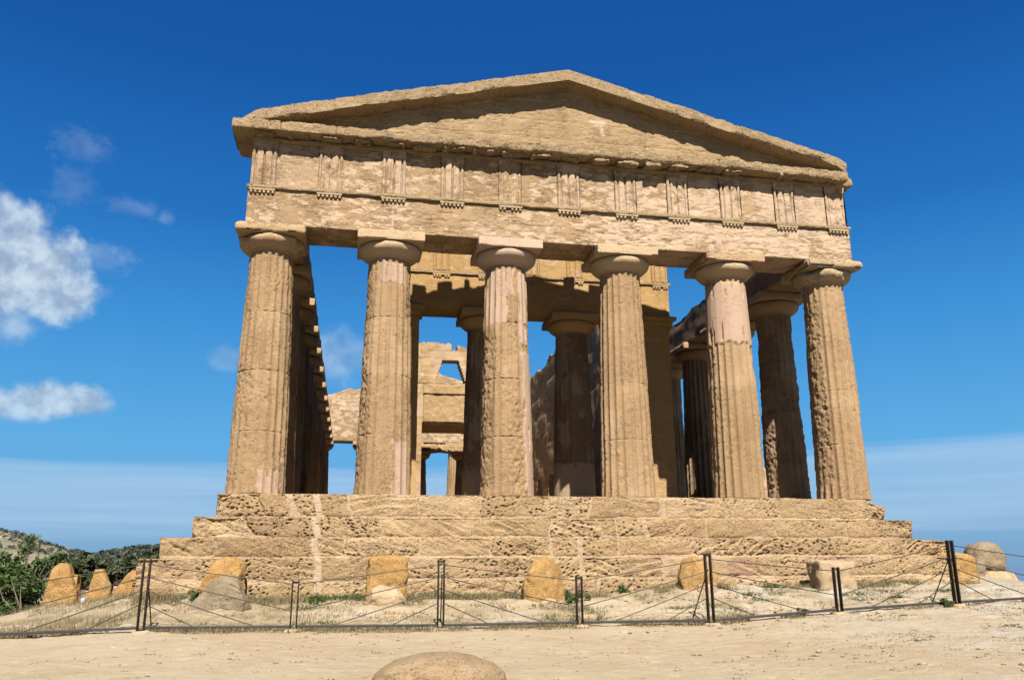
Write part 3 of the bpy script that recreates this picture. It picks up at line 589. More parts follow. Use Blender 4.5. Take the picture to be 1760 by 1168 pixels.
# pediment
HA, SL = 11.66, .2465
def rake(sign, y0, y1, seed, cut=8.80, res=.03):
    V, N, F = lattice(seg(0, cut if sign < 0 else 8.20, res), np.array([y0, y0+.02, y0+.06, y0+.15, y0+.3, y0+.5, y1]), seg(-.32, 0, .03))
    x = V[:, 0]; ax = x
    d = (fbm(V*np.array([1.6, 1, 2])+seed, seed, 5, .6)-.5)*.07*sst(x, 1.0, 2.2) + (fbm(V*7+seed, seed+3, 5, .6)-.5)*.06*sst(x, 1.0, 2.0)
    fr = np.exp(-np.maximum(0, V[:, 1]-y0)/.08); low = np.exp(-(V[:, 2]+.32)/.05)*fr
    d = d-low*sst(x, 1.0, 2.4)*(.42*np.maximum(0, fbm(V*np.array([1.8, 1, 1])+seed, seed+5, 4)-.40))
    rj = np.array([1.35, 2.6, 3.9, 5.1, 6.3, 7.4]); rb = np.searchsorted(rj, x); ro = np.random.default_rng(seed); so, zo = ro.uniform(-.03, .02, 7), ro.uniform(-.02, .015, 7); so[0] = zo[0] = 0
    d = d-.025*np.exp(-(np.abs(x[:, None]-rj[None]).min(1)/.014)**2)*(N[:, 1] < -.3)
    V = V+N*d[:, None]; V[:, 1] -= so[rb]*fr; V[:, 2] += zo[rb]*fr
    if sign > 0: V[:, 2] += fr*.10*sst(x, 4.5, 8)*(V[:, 2]+.32 < .15)*fbm(V*np.array([1.5, 1, 1]), seed+6, 3)
    V[:, 2] += HA-SL*ax + .055*ax*sst(V[:, 1], .2, .9)*(1-sst(ax, 4.2, 7))
    e = sst(x, 8.05, 8.8); V[:, 2] -= e*.24*(V[:, 2] > HA-SL*ax-.2) if sign < 0 else .10*sst(x, 7.9, 8.2)
    V[:, 0] = sign*V[:, 0]
    return V, (F if sign > 0 else F[:, ::-1])
rc = []
for sgn, sd_ in ((-1, 251), (1, 271)):
    V, F = rake(sgn, -.33, 1.0, sd_)
    rk = link('raking_cornice', mesh('raking_cornice', V, F, M['cornice'], np.zeros((len(V), 3)), 50), temple); rc.append(rk)
V, N, F = lattice(seg(-8.2, 8.2, .03), np.array([.16, .2, .4, .7, .96]), np.linspace(0, 1, 90))
top = HA-.22-SL*np.abs(V[:, 0]); zz = 9.2+V[:, 2]*(top-9.2)
P = np.stack([V[:, 0], V[:, 1], zz], -1)
d = (fbm(P*np.array([1.1, 1, 3]), 291, 4, .5)-.5)*.025-.014*sst(fbm(P*np.array([3, 2, 9]), 293, 5, .62), .55, .62)
for z in (9.75, 10.3, 10.85): d = d-.012*np.exp(-((zz-z)/.014)**2)
hsh = np.floor((zz-9.2)/.55); jx = np.abs(((P[:, 0]+hsh*.73) % 1.55)-.775); d = d-.016*np.exp(-((.775-jx)/.016)**2)
P = P+N*d[:, None]
pa = np.zeros((len(P), 4)); bid = np.floor((P[:, 0]+hsh*.73)/1.55); pa[:, 3] = np.clip(.28+.46*_h(bid, hsh, hsh*0, 5)+(fbm(P*1.2, 297, 5)-.5)*.6, 0, 1); pa[:, 2] = np.maximum(np.exp(-(((P[:, 0]-.95)/.26)**2+((P[:, 2]-10.38)/.13)**2)**2), ((np.abs(P[:, 0]-1.02-(10.3-P[:, 2])*.25) < .055) & (P[:, 2] > 9.95) & (P[:, 2] < 10.35))*1.0)
pa[:, 2] = sst(pa[:, 2], .3, .5)
tymp = link('tympanum', mesh('tympanum', P, F, M['tymp'], pa), temple)
# backing blocks left on the rear of the gable (they cast the notched shadow on the porch)
for i, (a, b, up) in enumerate([(-3.95, -3.5, .36), (-3.15, -2.68, .34), (-2.30, -2.12, .36), (.95, 1.32, .34), (1.80, 2.26, .34)]):
    xm = (a+b)/2; zt = HA-(SL-.055)*abs(xm); V, F = rbox(a, b, .62, .98, zt-.22, zt+up, .06, .015, .03, 370+i, 3, .08)
    link('backing_block', mesh('backing_block', V, F, M['cornice'], np.zeros((len(V), 3)), 50), tymp)

# --- flank and rear entablature
for sgn in (-1, 1):
    xa, xb = sorted((sgn*7.04, sgn*8.33))
    V, N, F = lattice(seg(xa, xb, .25), seg(1.37, 37.3, .10), seg(ZB, 7.78, .12))
    d = (fbm(V*np.array([1, 1.0, 3]), 411+sgn, 4)-.5)*.07; V = V+N*d[:, None]
    tz = sst(V[:, 2], 7.4, 7.78); V[:, 2] += tz*(np.floor(fbm(V*np.array([.2, .9, 0]), 415+sgn, 3)*7)/7-.5)*.30 + tz*(fbm(V*np.array([1, 3, 0]), 417, 3)-.5)*.12
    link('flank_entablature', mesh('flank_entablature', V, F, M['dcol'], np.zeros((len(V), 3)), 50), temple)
V, N, F = lattice(seg(-8.33, 8.33, .10), np.array([38.1, 38.3, 38.7, 39.3]), seg(ZB, 9.28, .10))
d = (fbm(V*np.array([1, 1, 3]), 421, 5)-.5)*.08
for z in (7.6, 7.70, 9.0): d = d-.03*np.exp(-((V[:, 2]-z)/.05)**2)
V = V+N*d[:, None]
link('rear_entablature', mesh('rear_entablature', V, F, M['ent'], np.zeros((len(V), 3))), temple)
V, N, F = lattice(seg(-8.2, 8.2, .12), np.array([38.3, 38.6, 39.3]), np.linspace(0, 1, 20))
top = HA+.05-SL*np.abs(V[:, 0])+(fbm(V*np.array([1.5, 0, 0])+3, 425, 3)-.5)*.35; P = np.stack([V[:, 0], V[:, 1], 9.2+V[:, 2]*(top-9.2)], -1)
link('rear_gable', mesh('rear_gable', P+N*((fbm(P*2, 427, 4)-.5)*.08)[:, None], F, M['ent'], np.zeros((len(P), 3))), temple)

# --- porch: pilasters, entablature
Y0 = 4.95
xs = seg(-4.66, 4.66, .06)
V, N, F = lattice(xs, np.array([Y0, Y0+.05, Y0+.3, Y0+.9, Y0+1.2]), seg(6.24, 7.33, .07)); V = V+N*((fbm(V*1.5, 441, 4)-.5)*.03)[:, None]
link('porch_architrave', mesh('porch_architrave', V, F, M['pron'], np.zeros((len(V), 3)), 40), temple)
V, N, F = lattice(xs, np.array([Y0+.04, Y0+.1, Y0+.3, Y0+.9, Y0+1.2]), seg(7.42, 8.55, .07)); V = V+N*((fbm(V*1.5, 443, 4)-.5)*.03)[:, None]
pf = link('porch_frieze', mesh('porch_frieze', V, F, M['pron'], np.zeros((len(V), 3)), 40), temple)
V, F = rbox(-4.74, 4.74, Y0-.07, Y0+1.0, 7.33, 7.42, .06, .006, .01, 445, 4, .02, ysteps=np.array([Y0-.07, Y0-.03, Y0+.3, Y0+1.]))
pt = link('porch_taenia', mesh('porch_taenia', V, F, M['cornice'], np.zeros((len(V), 3)), 40), temple)
V, F = triglyph(447, .1, .56); TM = mesh('triglyph', V, F, M['pron'], np.zeros((len(V), 3)))
RM = mm('regula', regula(449, .56), M['pron'], 40)
for x in (-4.38, -2.92, -1.46, 0.0, 1.46, 2.92, 4.38):
    o = link('triglyph', TM, pf, (x, Y0-.085, 8.55-8.99*.86)); o.scale.z = .86
    link('regula', RM, pt, (x, Y0-.08, 7.33-7.603))
for sgn in (-1, 1):
    xa, xb = sorted((sgn*3.58, sgn*4.62))
    V, F = rbox(xa, xb, Y0-.02, Y0+1.1, 0, 5.98, .09, .012, .02, 451+sgn, 2, .04); A_ = np.zeros((len(V), 3)); A_[:, 2] = (V[:, 2] < 1.2)*.5
    an = link('pilaster', mesh('pilaster', V, F, M['pron'], A_, 40), temple)
    xa, xb = sorted((sgn*3.42, sgn*4.84))
    V1 = rbox(xa, xb, Y0-.18, Y0+1.15, 6.10, 6.237, .08, .008, .02, 455, 3, .03); V2 = rbox(xa+.1, xb-.1, Y0-.10, Y0+1.1, 5.95, 6.11, .08, .006, .04, 457, 3, .02)
    V, F, _ = joinvf([V1, V2]); link('pilaster_capital', mesh('pilaster_capital', V, F, M['pron'], np.zeros((len(V), 3)), 40), an)

# --- cella walls: a panel of cells, openings left out, given thickness
def panel(u0, u1, z0, cell, topf, hole, thick, seed, amp=.03):
    nu = int(round((u1-u0)/cell)); zmax = 12.5; nzc = int((zmax-z0)/cell)
    uc = u0+(np.arange(nu)+.5)*cell; zc = z0+(np.arange(nzc)+.5)*cell
    U, W = np.meshgrid(uc, zc, indexing='ij'); solid = (W < topf(U)) & ~hole(U, W)
    vid = {}; V = []; F = []
    def g(i, j, k):
        key = (i, j, k)
        if key not in vid: vid[key] = len(V); V.append((u0+i*cell, k*thick, z0+j*cell))
        return vid[key]
    S = np.pad(solid, 1)
    for i, j in zip(*np.nonzero(solid)):
        F.append((g(i, j, 0), g(i+1, j, 0), g(i+1, j+1, 0), g(i, j+1, 0))); F.append((g(i, j, 1), g(i, j+1, 1), g(i+1, j+1, 1), g(i+1, j, 1)))
        if not S[i, j+1]: F.append((g(i, j, 0), g(i, j+1, 0), g(i, j+1, 1), g(i, j, 1)))
        if not S[i+2, j+1]: F.append((g(i+1, j, 0), g(i+1, j, 1), g(i+1, j+1, 1), g(i+1, j+1, 0)))
        if not S[i+1, j]: F.append((g(i, j, 0), g(i, j, 1), g(i+1, j, 1), g(i+1, j, 0)))
        if not S[i+1, j+2]: F.append((g(i, j+1, 0), g(i+1, j+1, 0), g(i+1, j+1, 1), g(i, j+1, 1)))
    V = np.array(V, float); F = np.array(F)
    d = (fbm(V*1.3, seed, 4)-.5)[:, None]*np.array([.5, 2, .5])*amp
    bl = np.floor(V[:, 2]/.5); d[:, 1] += .06*(_h(np.floor(V[:, 0]/1.1+bl*.37), bl, bl*0, seed)-.5)
    return V+d, F, np.clip(.15+.7*_h(np.floor(V[:, 0]/1.1+bl*.37), bl, bl*0, seed+1)+(fbm(V*2, seed+3, 4)-.5)*.5, 0, 1)
def arch(U, W): c = ((U-1.2) % 2.6)-1.3; return (np.abs(c) < .55) & (W < 2.0+np.sqrt(np.maximum(0, .3025-c*c))) & (U > 12) & (U < 31)
for sgn in (-1, 1):
    V, F, tn = panel(6.05, 33.4, 0, .10, (lambda U: 8.0-.6*sst(U, 22, 30)+(np.floor(fbm(np.stack([U*.9, U*0, U*0], -1), 461, 3)*6)/6-.5)*.7) if sgn > 0 else (lambda U: 6.4+.6*(fbm(np.stack([U*.7, U*0, U*0], -1), 463, 3)-.5)), arch, .72, 465)
    V = np.stack([(sgn*3.62+sgn*V[:, 1]), V[:, 0], V[:, 2]], -1)
    link('cella_wall', mesh('cella_wall', V, F if sgn < 0 else F[:, ::-1], M['cella'], np.stack([tn*0, tn*0, tn*0, tn], -1), 40), temple)
def gtop(U): return 10.40+.55*sst(-np.abs(U+.9), -2.6, -.3)+.25*(np.floor(fbm(np.stack([U*2.2, U*0, U*0], -1), 471, 3)*5)/5-.5)-.34*((U > -.12) & (U < .26))*1.0-.1*sst(np.abs(U), 2.5, 3.6)*6
def ghole(U, W):
    tw = .47+(9.88-W)/(9.88-8.50)*.44
    return ((np.abs(U+.16) < tw) & (W > 8.52+.05*np.sin(U*5)) & (W < 9.88)) | ((np.abs(U) < 1.72) & (W < 6.22))
V, F, tn = panel(-3.6, 3.6, 0, .06, gtop, ghole, .9, 473, .04); V[:, 1] += 27.0
A_ = np.stack([tn*0, tn*0, sst(fbm(V*np.array([1.2, 1, 1.0]), 475, 4), .52, .57)*.8, tn], -1)
link('gate_wall', mesh('gate_wall', V, F, M['cella'], A_, 40), temple, label='rear cella wall pierced by a trapezoid window above a doorway')
for (x0, x1, z0, z1, nm) in ((-1.70, 1.72, 6.225, 7.78, 'lintel'), (-1.70, 1.72, 7.84, 8.40, 'lintel')):
    V, F = rbox(x0, x1, 26.84, 27.2, z0, z1, .05, .07, .06, 477, 2.4, .25); link(nm, mesh(nm, V, F, M['cella'], np.zeros((len(V), 3)), 40), temple)
# slab added behind the doorway to darken the view under the lintel
V, F = rbox(-3.6, 3.6, 27.85, 31.2, 6.24, 6.75, .15, .04, .06, 481, 1.5, .1)
link('shade_slab', mesh('shade_slab', V, F, M['cella'], np.zeros((len(V), 3)), 40), temple)

V, F = rbox(-4.6, 4.6, 32.75, 33.7, 5.36, 6.02, .10, .05, .07, 485, 2, .15); k = sst(V[:, 2], 5.6, 6.0); V[:, 2] += k*(np.floor(fbm(V*np.array([1.1, 1, 0]), 487, 3)*6)/6-.6)*.7
link('rear_porch_beam', mesh('rear_porch_beam', V, F, M['cella'], np.zeros((len(V), 3)), 40), temple)
# ---------------------------------------------------------------- loose stones
def boulder(sx, sy, sz, seed, rnd=.3, amp=.08, fs=1.8, taper=0.0, res=.03, lean=(0, 0), cuts=6, dome=.0):
    V, F = rbox(-sx/2, sx/2, -sy/2, sy/2, -.12, sz, res, amp*.35, rnd*min(sx, sy, sz), seed, fs*2.2, .08)
    r = np.random.default_rng(seed)
    for q in range(cuts):                        # broken facets
        n = r.normal(size=3); n[2] = abs(n[2])*.35; n /= np.linalg.norm(n); c = np.array([0, 0, sz*.45])
        lim = np.percentile((V-c)@n, r.uniform(82, 95)); ex = np.maximum(0, (V-c)@n-lim); V = V-ex[:, None]*n*.9
    n = V-np.array([0, 0, sz*.4]); n /= np.maximum(np.linalg.norm(n, axis=1, keepdims=True), 1e-6)
    V = V+n*((fbm(V*fs, seed+2, 3)-.5)*amp*1.5+(fbm(V*6, seed+4, 5, .65)-.5)*amp*1.0-.05*np.maximum(0, fbm(V*4, seed+6, 3)-.55)*3)[:, None]
    V[:, 2] -= dome*sz*np.clip(V[:, 2]/sz, 0, 1)**2*np.clip((V[:, 0]/(sx*.5))**2+(V[:, 1]/(sy*.5))**2*.5, 0, 1.4)
    t_ = V[:, 2]/sz; V[:, 0] *= 1-taper*np.clip(t_, 0, 1); V[:, 0] += lean[0]*t_; V[:, 1] += lean[1]*t_
    return V, F
def rock(name, x, y, size, mat, label, cat='rock', rot=0, dz=-.03, group=None, tilt=(0, 0), z=None, **kw):
    V, F = boulder(*size, **kw); o = link(name, mesh(name, V, F, M[mat], np.zeros((len(V), 3))), None, (x, y, (h1(x, y) if z is None else z)+dz), label=label, category=cat)
    o.rotation_euler = (tilt[0], tilt[1], rot)
    if group: o['group'] = group
    return o
G = 'tuff blocks lying round the temple'
rock('stone_block', -11.62, .5, (.74, .55, .95), 'rockO', 'tallest orange upright stone beside the green shrub, cracked down its right side', seed=501, dome=.22, taper=.12, rnd=.34, group=G, cuts=7)
rock('stone_slab', -11.40, .62, (.15, .45, .66), 'rockO', 'narrow orange splinter leaning against the right of the tall cracked stone', seed=507, taper=.2, rnd=.3, group=G)
rock('stone_block', -11.10, 1.5, (.58, .5, .80), 'rockO', 'flat topped orange upright stone between two taller and lower ones', seed=513, dome=.10, taper=.16, rnd=.16, group=G, cuts=7)
rock('stone_block', -10.72, 2.2, (.80, .6, .78), 'rockO', 'small orange stone half hidden by the left corner of the steps', seed=519, dome=.25, taper=.3, rnd=.3, group=G, lean=(.15, 0))
rock('boulder', -7.92, -1.75, (1.02, .55, .94), 'rockO', 'orange boulder leaning on the steps behind a grey boulder', seed=525, dome=.25, taper=.10, rnd=.3, group=G, lean=(.12, .1), cuts=8)
rock('boulder', -7.88, -2.45, (1.22, .75, .66), 'rockG', 'grey angular boulder in front of the orange boulder', seed=531, dome=.45, taper=.3, rnd=.22, group=G, lean=(.12, 0), cuts=9)
rock('stone_block', -4.62, -1.75, (.86, .5, .84), 'rockO', 'squared ochre block resting on a low whitish rock', seed=537, dome=.05, taper=.06, rnd=.14, group=G, cuts=3, dz=.06)
rock('rock', -4.70, -2.25, (.98, .55, .36), 'rockP', 'low whitish rock lying under the squared ochre block', seed=543, dome=.3, taper=.25, rnd=.5, group=G)
rock('stone_block', -1.30, -2.05, (.95, .62, .86), 'rockO', 'large ochre block with rounded top and broken dark left side', seed=549, dome=.20, taper=.0, rnd=.22, group=G, cuts=5)
rock('rock', -1.32, -2.62, (.42, .26, .13), 'rockP', 'small flat pale rock at the foot of the large ochre block', seed=551, group=G)
rock('stone_block', 2.22, -1.95, (.74, .6, .72), 'rockO', 'orange block behind the tall fence post with a braced stay', seed=555, dome=.12, taper=-.1, rnd=.18, group=G, cuts=6, lean=(.05, 0))
rock('rock', 2.25, -2.40, (.5, .35, .2), 'rockP', 'small pale rock lying under the orange block by the braced post', seed=557, group=G)
rock('stone_block', 5.50, -2.0, (.92, .6, .66), 'rockP', 'pale squared block with grey lichen on a whitish footing', seed=561, taper=.02, rnd=.09, group=G, cuts=2)
rock('stone_block', 9.35, -.9, (1.15, .75, .80), 'rockO', 'wide ochre block behind the rightmost tall fence post', seed=567, dome=.10, taper=.05, rnd=.16, group=G, cuts=5)
th, ph = np.arange(72)/72*2*math.pi, np.linspace(0, math.pi, 48); pw = lambda q, e: np.sign(q)*np.abs(q)**e
Vb = np.stack([np.outer(pw(np.cos(th), .75), pw(np.sin(ph), .75)), np.outer(pw(np.sin(th), .5), pw(np.sin(ph), .75)), np.outer(np.ones(72), pw(np.cos(ph), .75))], -1)
Vb = Vb*(1+(fbm(Vb*1.6, 573, 4)-.5)*.28+(fbm(Vb*6, 575, 5, .6)-.5)*.10)[..., None]*np.array([.50, .42, .44])+np.array([0, 0, .44]); V, F = grid(Vb, True)
link('column_drum', mesh('column_drum', V, F[:, ::-1], M['rockG'], np.zeros((len(V), 3))), None, (12.75, 2.0, h1(12.75, 2.0)+.14), label='rounded grey broken drum on a pale rock at the right edge', category='column drum', group=G)
rock('stone_slab', 12.2, 1.85, (.36, .6, .78), 'rockG', 'dark grey slab standing against the left of the rounded drum', seed=575, taper=.1, rnd=.2, group=G, dz=.05, lean=(.1, 0))
rock('rock', 12.95, 1.7, (1.4, .9, .26), 'rockP', 'low pale rock carrying the rounded grey drum', seed=579, taper=.2, rnd=.5, group=G)
th, ph = np.arange(90)/90*2*math.pi, np.linspace(0, math.pi*.62, 46)
Vb = np.stack([np.outer(np.cos(th), np.sin(ph)), np.outer(np.sin(th), np.sin(ph)), np.outer(np.ones(90), np.cos(ph))], -1)
Vb = Vb*(1+(fbm(Vb*1.6, 585, 4)-.5)*.22+(fbm(Vb*6, 587, 5, .6)-.5)*.055-.02*sst(worley(Vb*np.array([4, 4, 5.]), 588), .28, .12))[..., None]*np.array([.74, .70, .315]); V, F = grid(Vb, True)
link('boulder', mesh('boulder', V, F[:, ::-1], M['rockF'], np.zeros((len(V), 3))), None, (-4.38, -10.5, h1(-4.38, -10.5)-.02), label='smooth sandy boulder cut off by the bottom of the view', category='rock', group=G)
for x, y, s_, lb in ((-.9, -4.1, (.55, .4, .07), 'flat whitish stone in the grass right of a short post'), (-.35, -3.9, (.4, .35, .06), 'smaller flat whitish stone beside the other flat one'), (-4.5, -3.6, (.55, .4, .06), 'flat whitish stone in dry grass before the ochre block')):
    rock('flat_stone', x, y, s_, 'rockP', lb, cat='stone', seed=int(abs(x)*97)+590, rnd=.5, amp=.03, group='flat whitish stones in the grass')

# ---------------------------------------------------------------- fence
fence = link('barrier_fence', None, label='low iron barrier fence of paired flat posts with fanned steel cables', category='fence')
def tube(a, b, r, n=6, sag=0.0, k=10):
    a, b = np.array(a, float), np.array(b, float); t_ = np.linspace(0, 1, k); P = a+(b-a)*t_[:, None]; P[:, 2] -= sag*4*t_*(1-t_)
    d = (b-a)/np.linalg.norm(b-a); u = np.cross(d, [0, 0, 1.0]); u = u/np.linalg.norm(u) if np.linalg.norm(u) > 1e-6 else np.array([1., 0, 0]); v = np.cross(d, u)
    th = np.arange(n)/n*2*math.pi
    return grid(P[None]+(np.cos(th)[:, None]*u+np.sin(th)[:, None]*v)[:, None]*r, True)
POST = [(-11.15, -5.0, -2.76, .84, 0), (-8.72, -5, -2.69, 1.165, 1), (-6.29, -5, -2.71, .83, 0), (-3.8, -5, -2.73, 1.18, 1), (-1.31, -5.05, -2.72, .865, 0), (1.14, -5.15, -2.72, 1.255, 1), (3.75, -5.1, -2.57, .85, 0), (6.42, -4.9, -2.47, 1.255, 1), (8.95, -4.7, -2.40, .86, 0), (11.4, -4.5, -2.42, 1.2, 1)]
def bar(x0, x1, y0, y1, z0, z1, bev=.003):
    V, N, F = lattice(np.array([x0, x0+bev, x1-bev, x1]), np.array([y0, y0+bev, y1-bev, y1]), np.array([z0, z0+bev, z1-bev, z1]))
    return weather(V, N, (x0, y0, z0), (x1, y1, z1), 0.0, bev, 1), F
for (x, y, z, h, tall) in POST:
    th_ = .022 if not tall else .026
    p = link('post_pair', None, fence, (x, y, z))
    for sx in (-1, 1):
        V, F = bar(sx*.05-th_/2, sx*.05+th_/2, -.045, .045, -.15, h); link('flat_bar', mesh('flat_bar', V, F, M['iron'], sharp=40), p)
    V, F = joinvf([bar(-.04, .04, -.018, .018, h-.05, h-.02), bar(-.04, .04, -.018, .018, .02, .05)])[:2]
    link('spacer', mesh('spacer', V, F, M['iron'], sharp=40), p)
    V, F = rbox(-.16, .16, -.13, .13, -.2, .035, .04, .02, .05, int(x*10)+700, 6, .1); link('footing', mesh('footing', V, F, M['rockP'], np.zeros((len(V), 3))), p)
    if tall:
        s_ = 1 if x < 0 else -1
        V, F = tube((.02, .05, h*.78), (.06*s_ if x < 0 else -.18, .62, h*.12-.25), .011); link('stay', mesh('stay', V, F, M['iron']), p)
for (xa, ya, za, ha, ta), (xb, yb, zb, hb, tb) in zip(POST, POST[1:]):
    if not ta: (xa, ya, za, ha), (xb, yb, zb, hb) = (xb, yb, zb, hb), (xa, ya, za, ha)      # a = tall, b = short
    s_ = 1 if xb > xa else -1; xa2, xb2 = xa+s_*.06, xb-s_*.06
    L = lambda f, zz: (xa2+(xb2-xa2)*f, ya+(yb-ya)*f, zz)
    rail = lambda f: za+.075+(zb-za)*f
    for f0, f1, e in ((.92, 1.0, zb+.92*hb), (.74, 1.0, zb+.40*hb), (.56, .77, None), (.37, .34, None)):
        V, F = tube(L(0, za+f0*ha), L(f1, e if e is not None else rail(f1)), .0085, 6, .008 if f0 > .4 else .0)
        link('cable', mesh('cable', V, F, M['cable']), fence)
    a_, b_ = Vector(L(0, rail(0))), Vector(L(1, rail(1))); ln = (b_-a_).length
    V, F = bar(0, ln, -.022, .022, -.022, .022); o = link('bottom_rail', mesh('bottom_rail', V, F, M['rail'], sharp=40), fence, a_); o.rotation_euler = (b_-a_).to_track_quat('X', 'Z').to_euler()

# ---------------------------------------------------------------- plants
def quads(C, U, W, tint):
    n = len(C); V = np.stack([C-U, C-W, C+U, C+W], 1).reshape(-1, 3); F = np.arange(n*4).reshape(n, 4)
    return V, F, np.repeat(np.stack([tint, tint*0, tint*0], -1), 4, 0)
def leaves(r, pts, size, slim=.45, up=.3):
    n = len(pts); d = r.normal(size=(n, 3)); d[:, 2] += up; d /= np.linalg.norm(d, axis=1, keepdims=True)
    e = np.cross(d, r.normal(size=(n, 3))); e /= np.linalg.norm(e, axis=1, keepdims=True); s = size*r.uniform(.6, 1.3, (n, 1))
    return quads(pts, d*s, e*s*slim, r.random(n))
def clump_pts(r, centers, radii, per):
    out = []
    for c, ra in zip(centers, radii):
        d = r.normal(size=(per, 3)); d /= np.linalg.norm(d, axis=1, keepdims=True); q = r.random((per, 1))**.45
        out.append(np.array(c)+d*q*np.array(ra))
    return np.concatenate(out)
r = np.random.default_rng(21)
def branchy(base, tips, r0, r1):
    parts = []
    for tp in tips:
        b = np.array(base, float); tp = np.array(tp, float); k = 8; t_ = np.linspace(0, 1, k)[:, None]
        P = b+(tp-b)*t_ + np.sin(t_*math.pi)*r.normal(size=(1, 3))*.12*np.linalg.norm(tp-b)*.4
        th = np.arange(6)/6*2*math.pi; rad = r0+(r1-r0)*t_[:, 0]
        parts.append(grid(P[None]+np.stack([np.cos(th), np.sin(th), th*0], -1)[:, None]*rad[None, :, None], True))
    return joinvf(parts)[:2]
bx, by = -12.85, 1.7; bz = h1(bx, by)
shrub = link('shrub', None, None, (bx-.1, by, bz-.05), label='big leafy green shrub at the left edge with one tall twig', category='shrub')
cs, rd = [], []
for q in range(34):
    a = r.uniform(0, 2*math.pi); rr = r.uniform(.1, 1.15); zz = r.uniform(.15, 1.75)*(1-.22*rr); cs.append((math.cos(a)*rr*1.05-.35, math.sin(a)*rr*.9, zz)); rd.append((.36, .36, .28))
for c in ((.12, .0, 2.05), (.16, 0, 2.30), (.05, 0, 1.8), (.62, 0, 1.72), (.40, 0, 1.62), (.80, .1, 1.75), (-.4, 0, 1.8), (-.1, 0, 1.7)): cs.append(c); rd.append((.17, .17, .15))
pts = np.concatenate([clump_pts(r, cs[:34], rd[:34], 210), clump_pts(r, cs[34:], rd[34:], 34)])
link('foliage', mm('foliage', leaves(r, pts, .072, .42, .5), M['bush']), shrub)
link('stems', mm('stems', branchy((0, 0, -.1), cs[34:]+cs[:14], .035, .008), M['bark']), shrub)
shrub.scale = (1.0, 1.0, .84)
bt = link('dead_branch', mm('dead_branch', branchy((0, 0, -.05), [(-.55, -.05, .62), (-.35, 0, .75), (-.15, .1, .55)], .022, .008), M['bark']), None, (-12.15, -.1, h1(-12.15, -.1)), label='bare grey dead branch sticking up before the green shrub', category='branch')
# olive trees in the valley to the left
def tree_meshes(seed, mat, h=3.6, n=46, per=34, lf=.22):
    rr = np.random.default_rng(seed); cs, rd = [], []
    for q in range(n):
        a = rr.uniform(0, 2*math.pi); ra = rr.uniform(0, 1)**.6*h*.42; cs.append((math.cos(a)*ra, math.sin(a)*ra, h*(.42+.5*rr.random()*(1-.5*ra/(h*.42))))); rd.append((h*.13, h*.13, h*.10))
    cr = mm('crown', leaves(rr, clump_pts(rr, cs, rd, per), lf, .6, .4), mat)
    tk = mm('trunk', branchy((0, 0, -.2), [cs[0], cs[3], cs[7], cs[9]], h*.05, h*.015), M['bark']); return cr, tk
TMs = [tree_meshes(600+q, M['olive']) for q in range(3)]
spots = []
rt_ = random.Random(5)
tree_lab = ['round grey green olive tree in the valley beyond the upright stones']
for i in range(150):
    a = R_(rt_.uniform(-24.5, -10.5)); d = 60*(8.5**rt_.random())
    spots.append((CAM[0]+math.sin(a)*d, CAM[1]+math.cos(a)*d))
for i, (x, y) in enumerate(spots):
    cr, tk = TMs[i % 3]; s_ = rt_.uniform(.75, 1.35)
    o = link('olive_tree', None, None, (x, y, h1(x, y)-.1), label=tree_lab[0], category='tree', group='olive trees in the valley'); o.scale = (s_*1.25, s_*1.25, s_); o.rotation_euler.z = rt_.uniform(0, 6)
    link('trunk', tk, o); link('crown', cr, o)
# far wood on the hills: one mass
rr = np.random.default_rng(33); n = 1500
a = np.radians(np.concatenate([rr.uniform(-17, -8, n), rr.uniform(-27, -14, 500)])); d = np.concatenate([rr.uniform(560, 1060, n), rr.uniform(1300, 1950, 500)])
X = CAM[0]+np.sin(a)*d; Y = CAM[1]+np.cos(a)*d; Z = H(X, Y); sz = np.concatenate([rr.uniform(2.2, 4.5, n), rr.uniform(2.5, 5.5, 500)])
C = np.stack([X, Y, Z], -1); k = 26
dv = rr.normal(size=(len(C), k, 3)); dv /= np.linalg.norm(dv, axis=2, keepdims=True); dv[..., 2] = np.abs(dv[..., 2])
pts = (C[:, None]+dv*sz[:, None, None]*np.array([1, 1, .9])).reshape(-1, 3)
V, F, A_ = leaves(rr, pts, 1.5, .7, .3)
link('wood', mesh('wood', V, F, M['pine'], A_), kind='stuff', label='dark wood covering the far hills', category='wood')

# grass: dry blades along the fence, at the foot of the steps and over the slope
def blades(r, X, Y, hgt, wd, lean=.5):
    n = len(X); Z = H(X, Y); a = r.uniform(0, 2*math.pi, n); hgt = hgt*r.uniform(.5, 1.4, n)
    s = np.stack([np.cos(a), np.sin(a), a*0], -1)*wd; b = np.stack([X, Y, Z-.01], -1)
    tip = b+np.stack([r.normal(size=n)*lean, r.normal(size=n)*lean, np.ones(n)], -1)*hgt[:, None]
    V = np.stack([b-s, b+s, tip], 1).reshape(-1, 3); F = np.arange(n*3).reshape(n, 3); return V, F
def scatter(r, n, x0, x1, y0, y1, f, thr, ns=1.1):
    X = r.uniform(x0, x1, n); Y = r.uniform(y0, y1, n); k = (fbm(np.stack([X*ns, Y*ns, X*0], -1), f, 4) > thr); return X[k], Y[k]
r = np.random.default_rng(44)

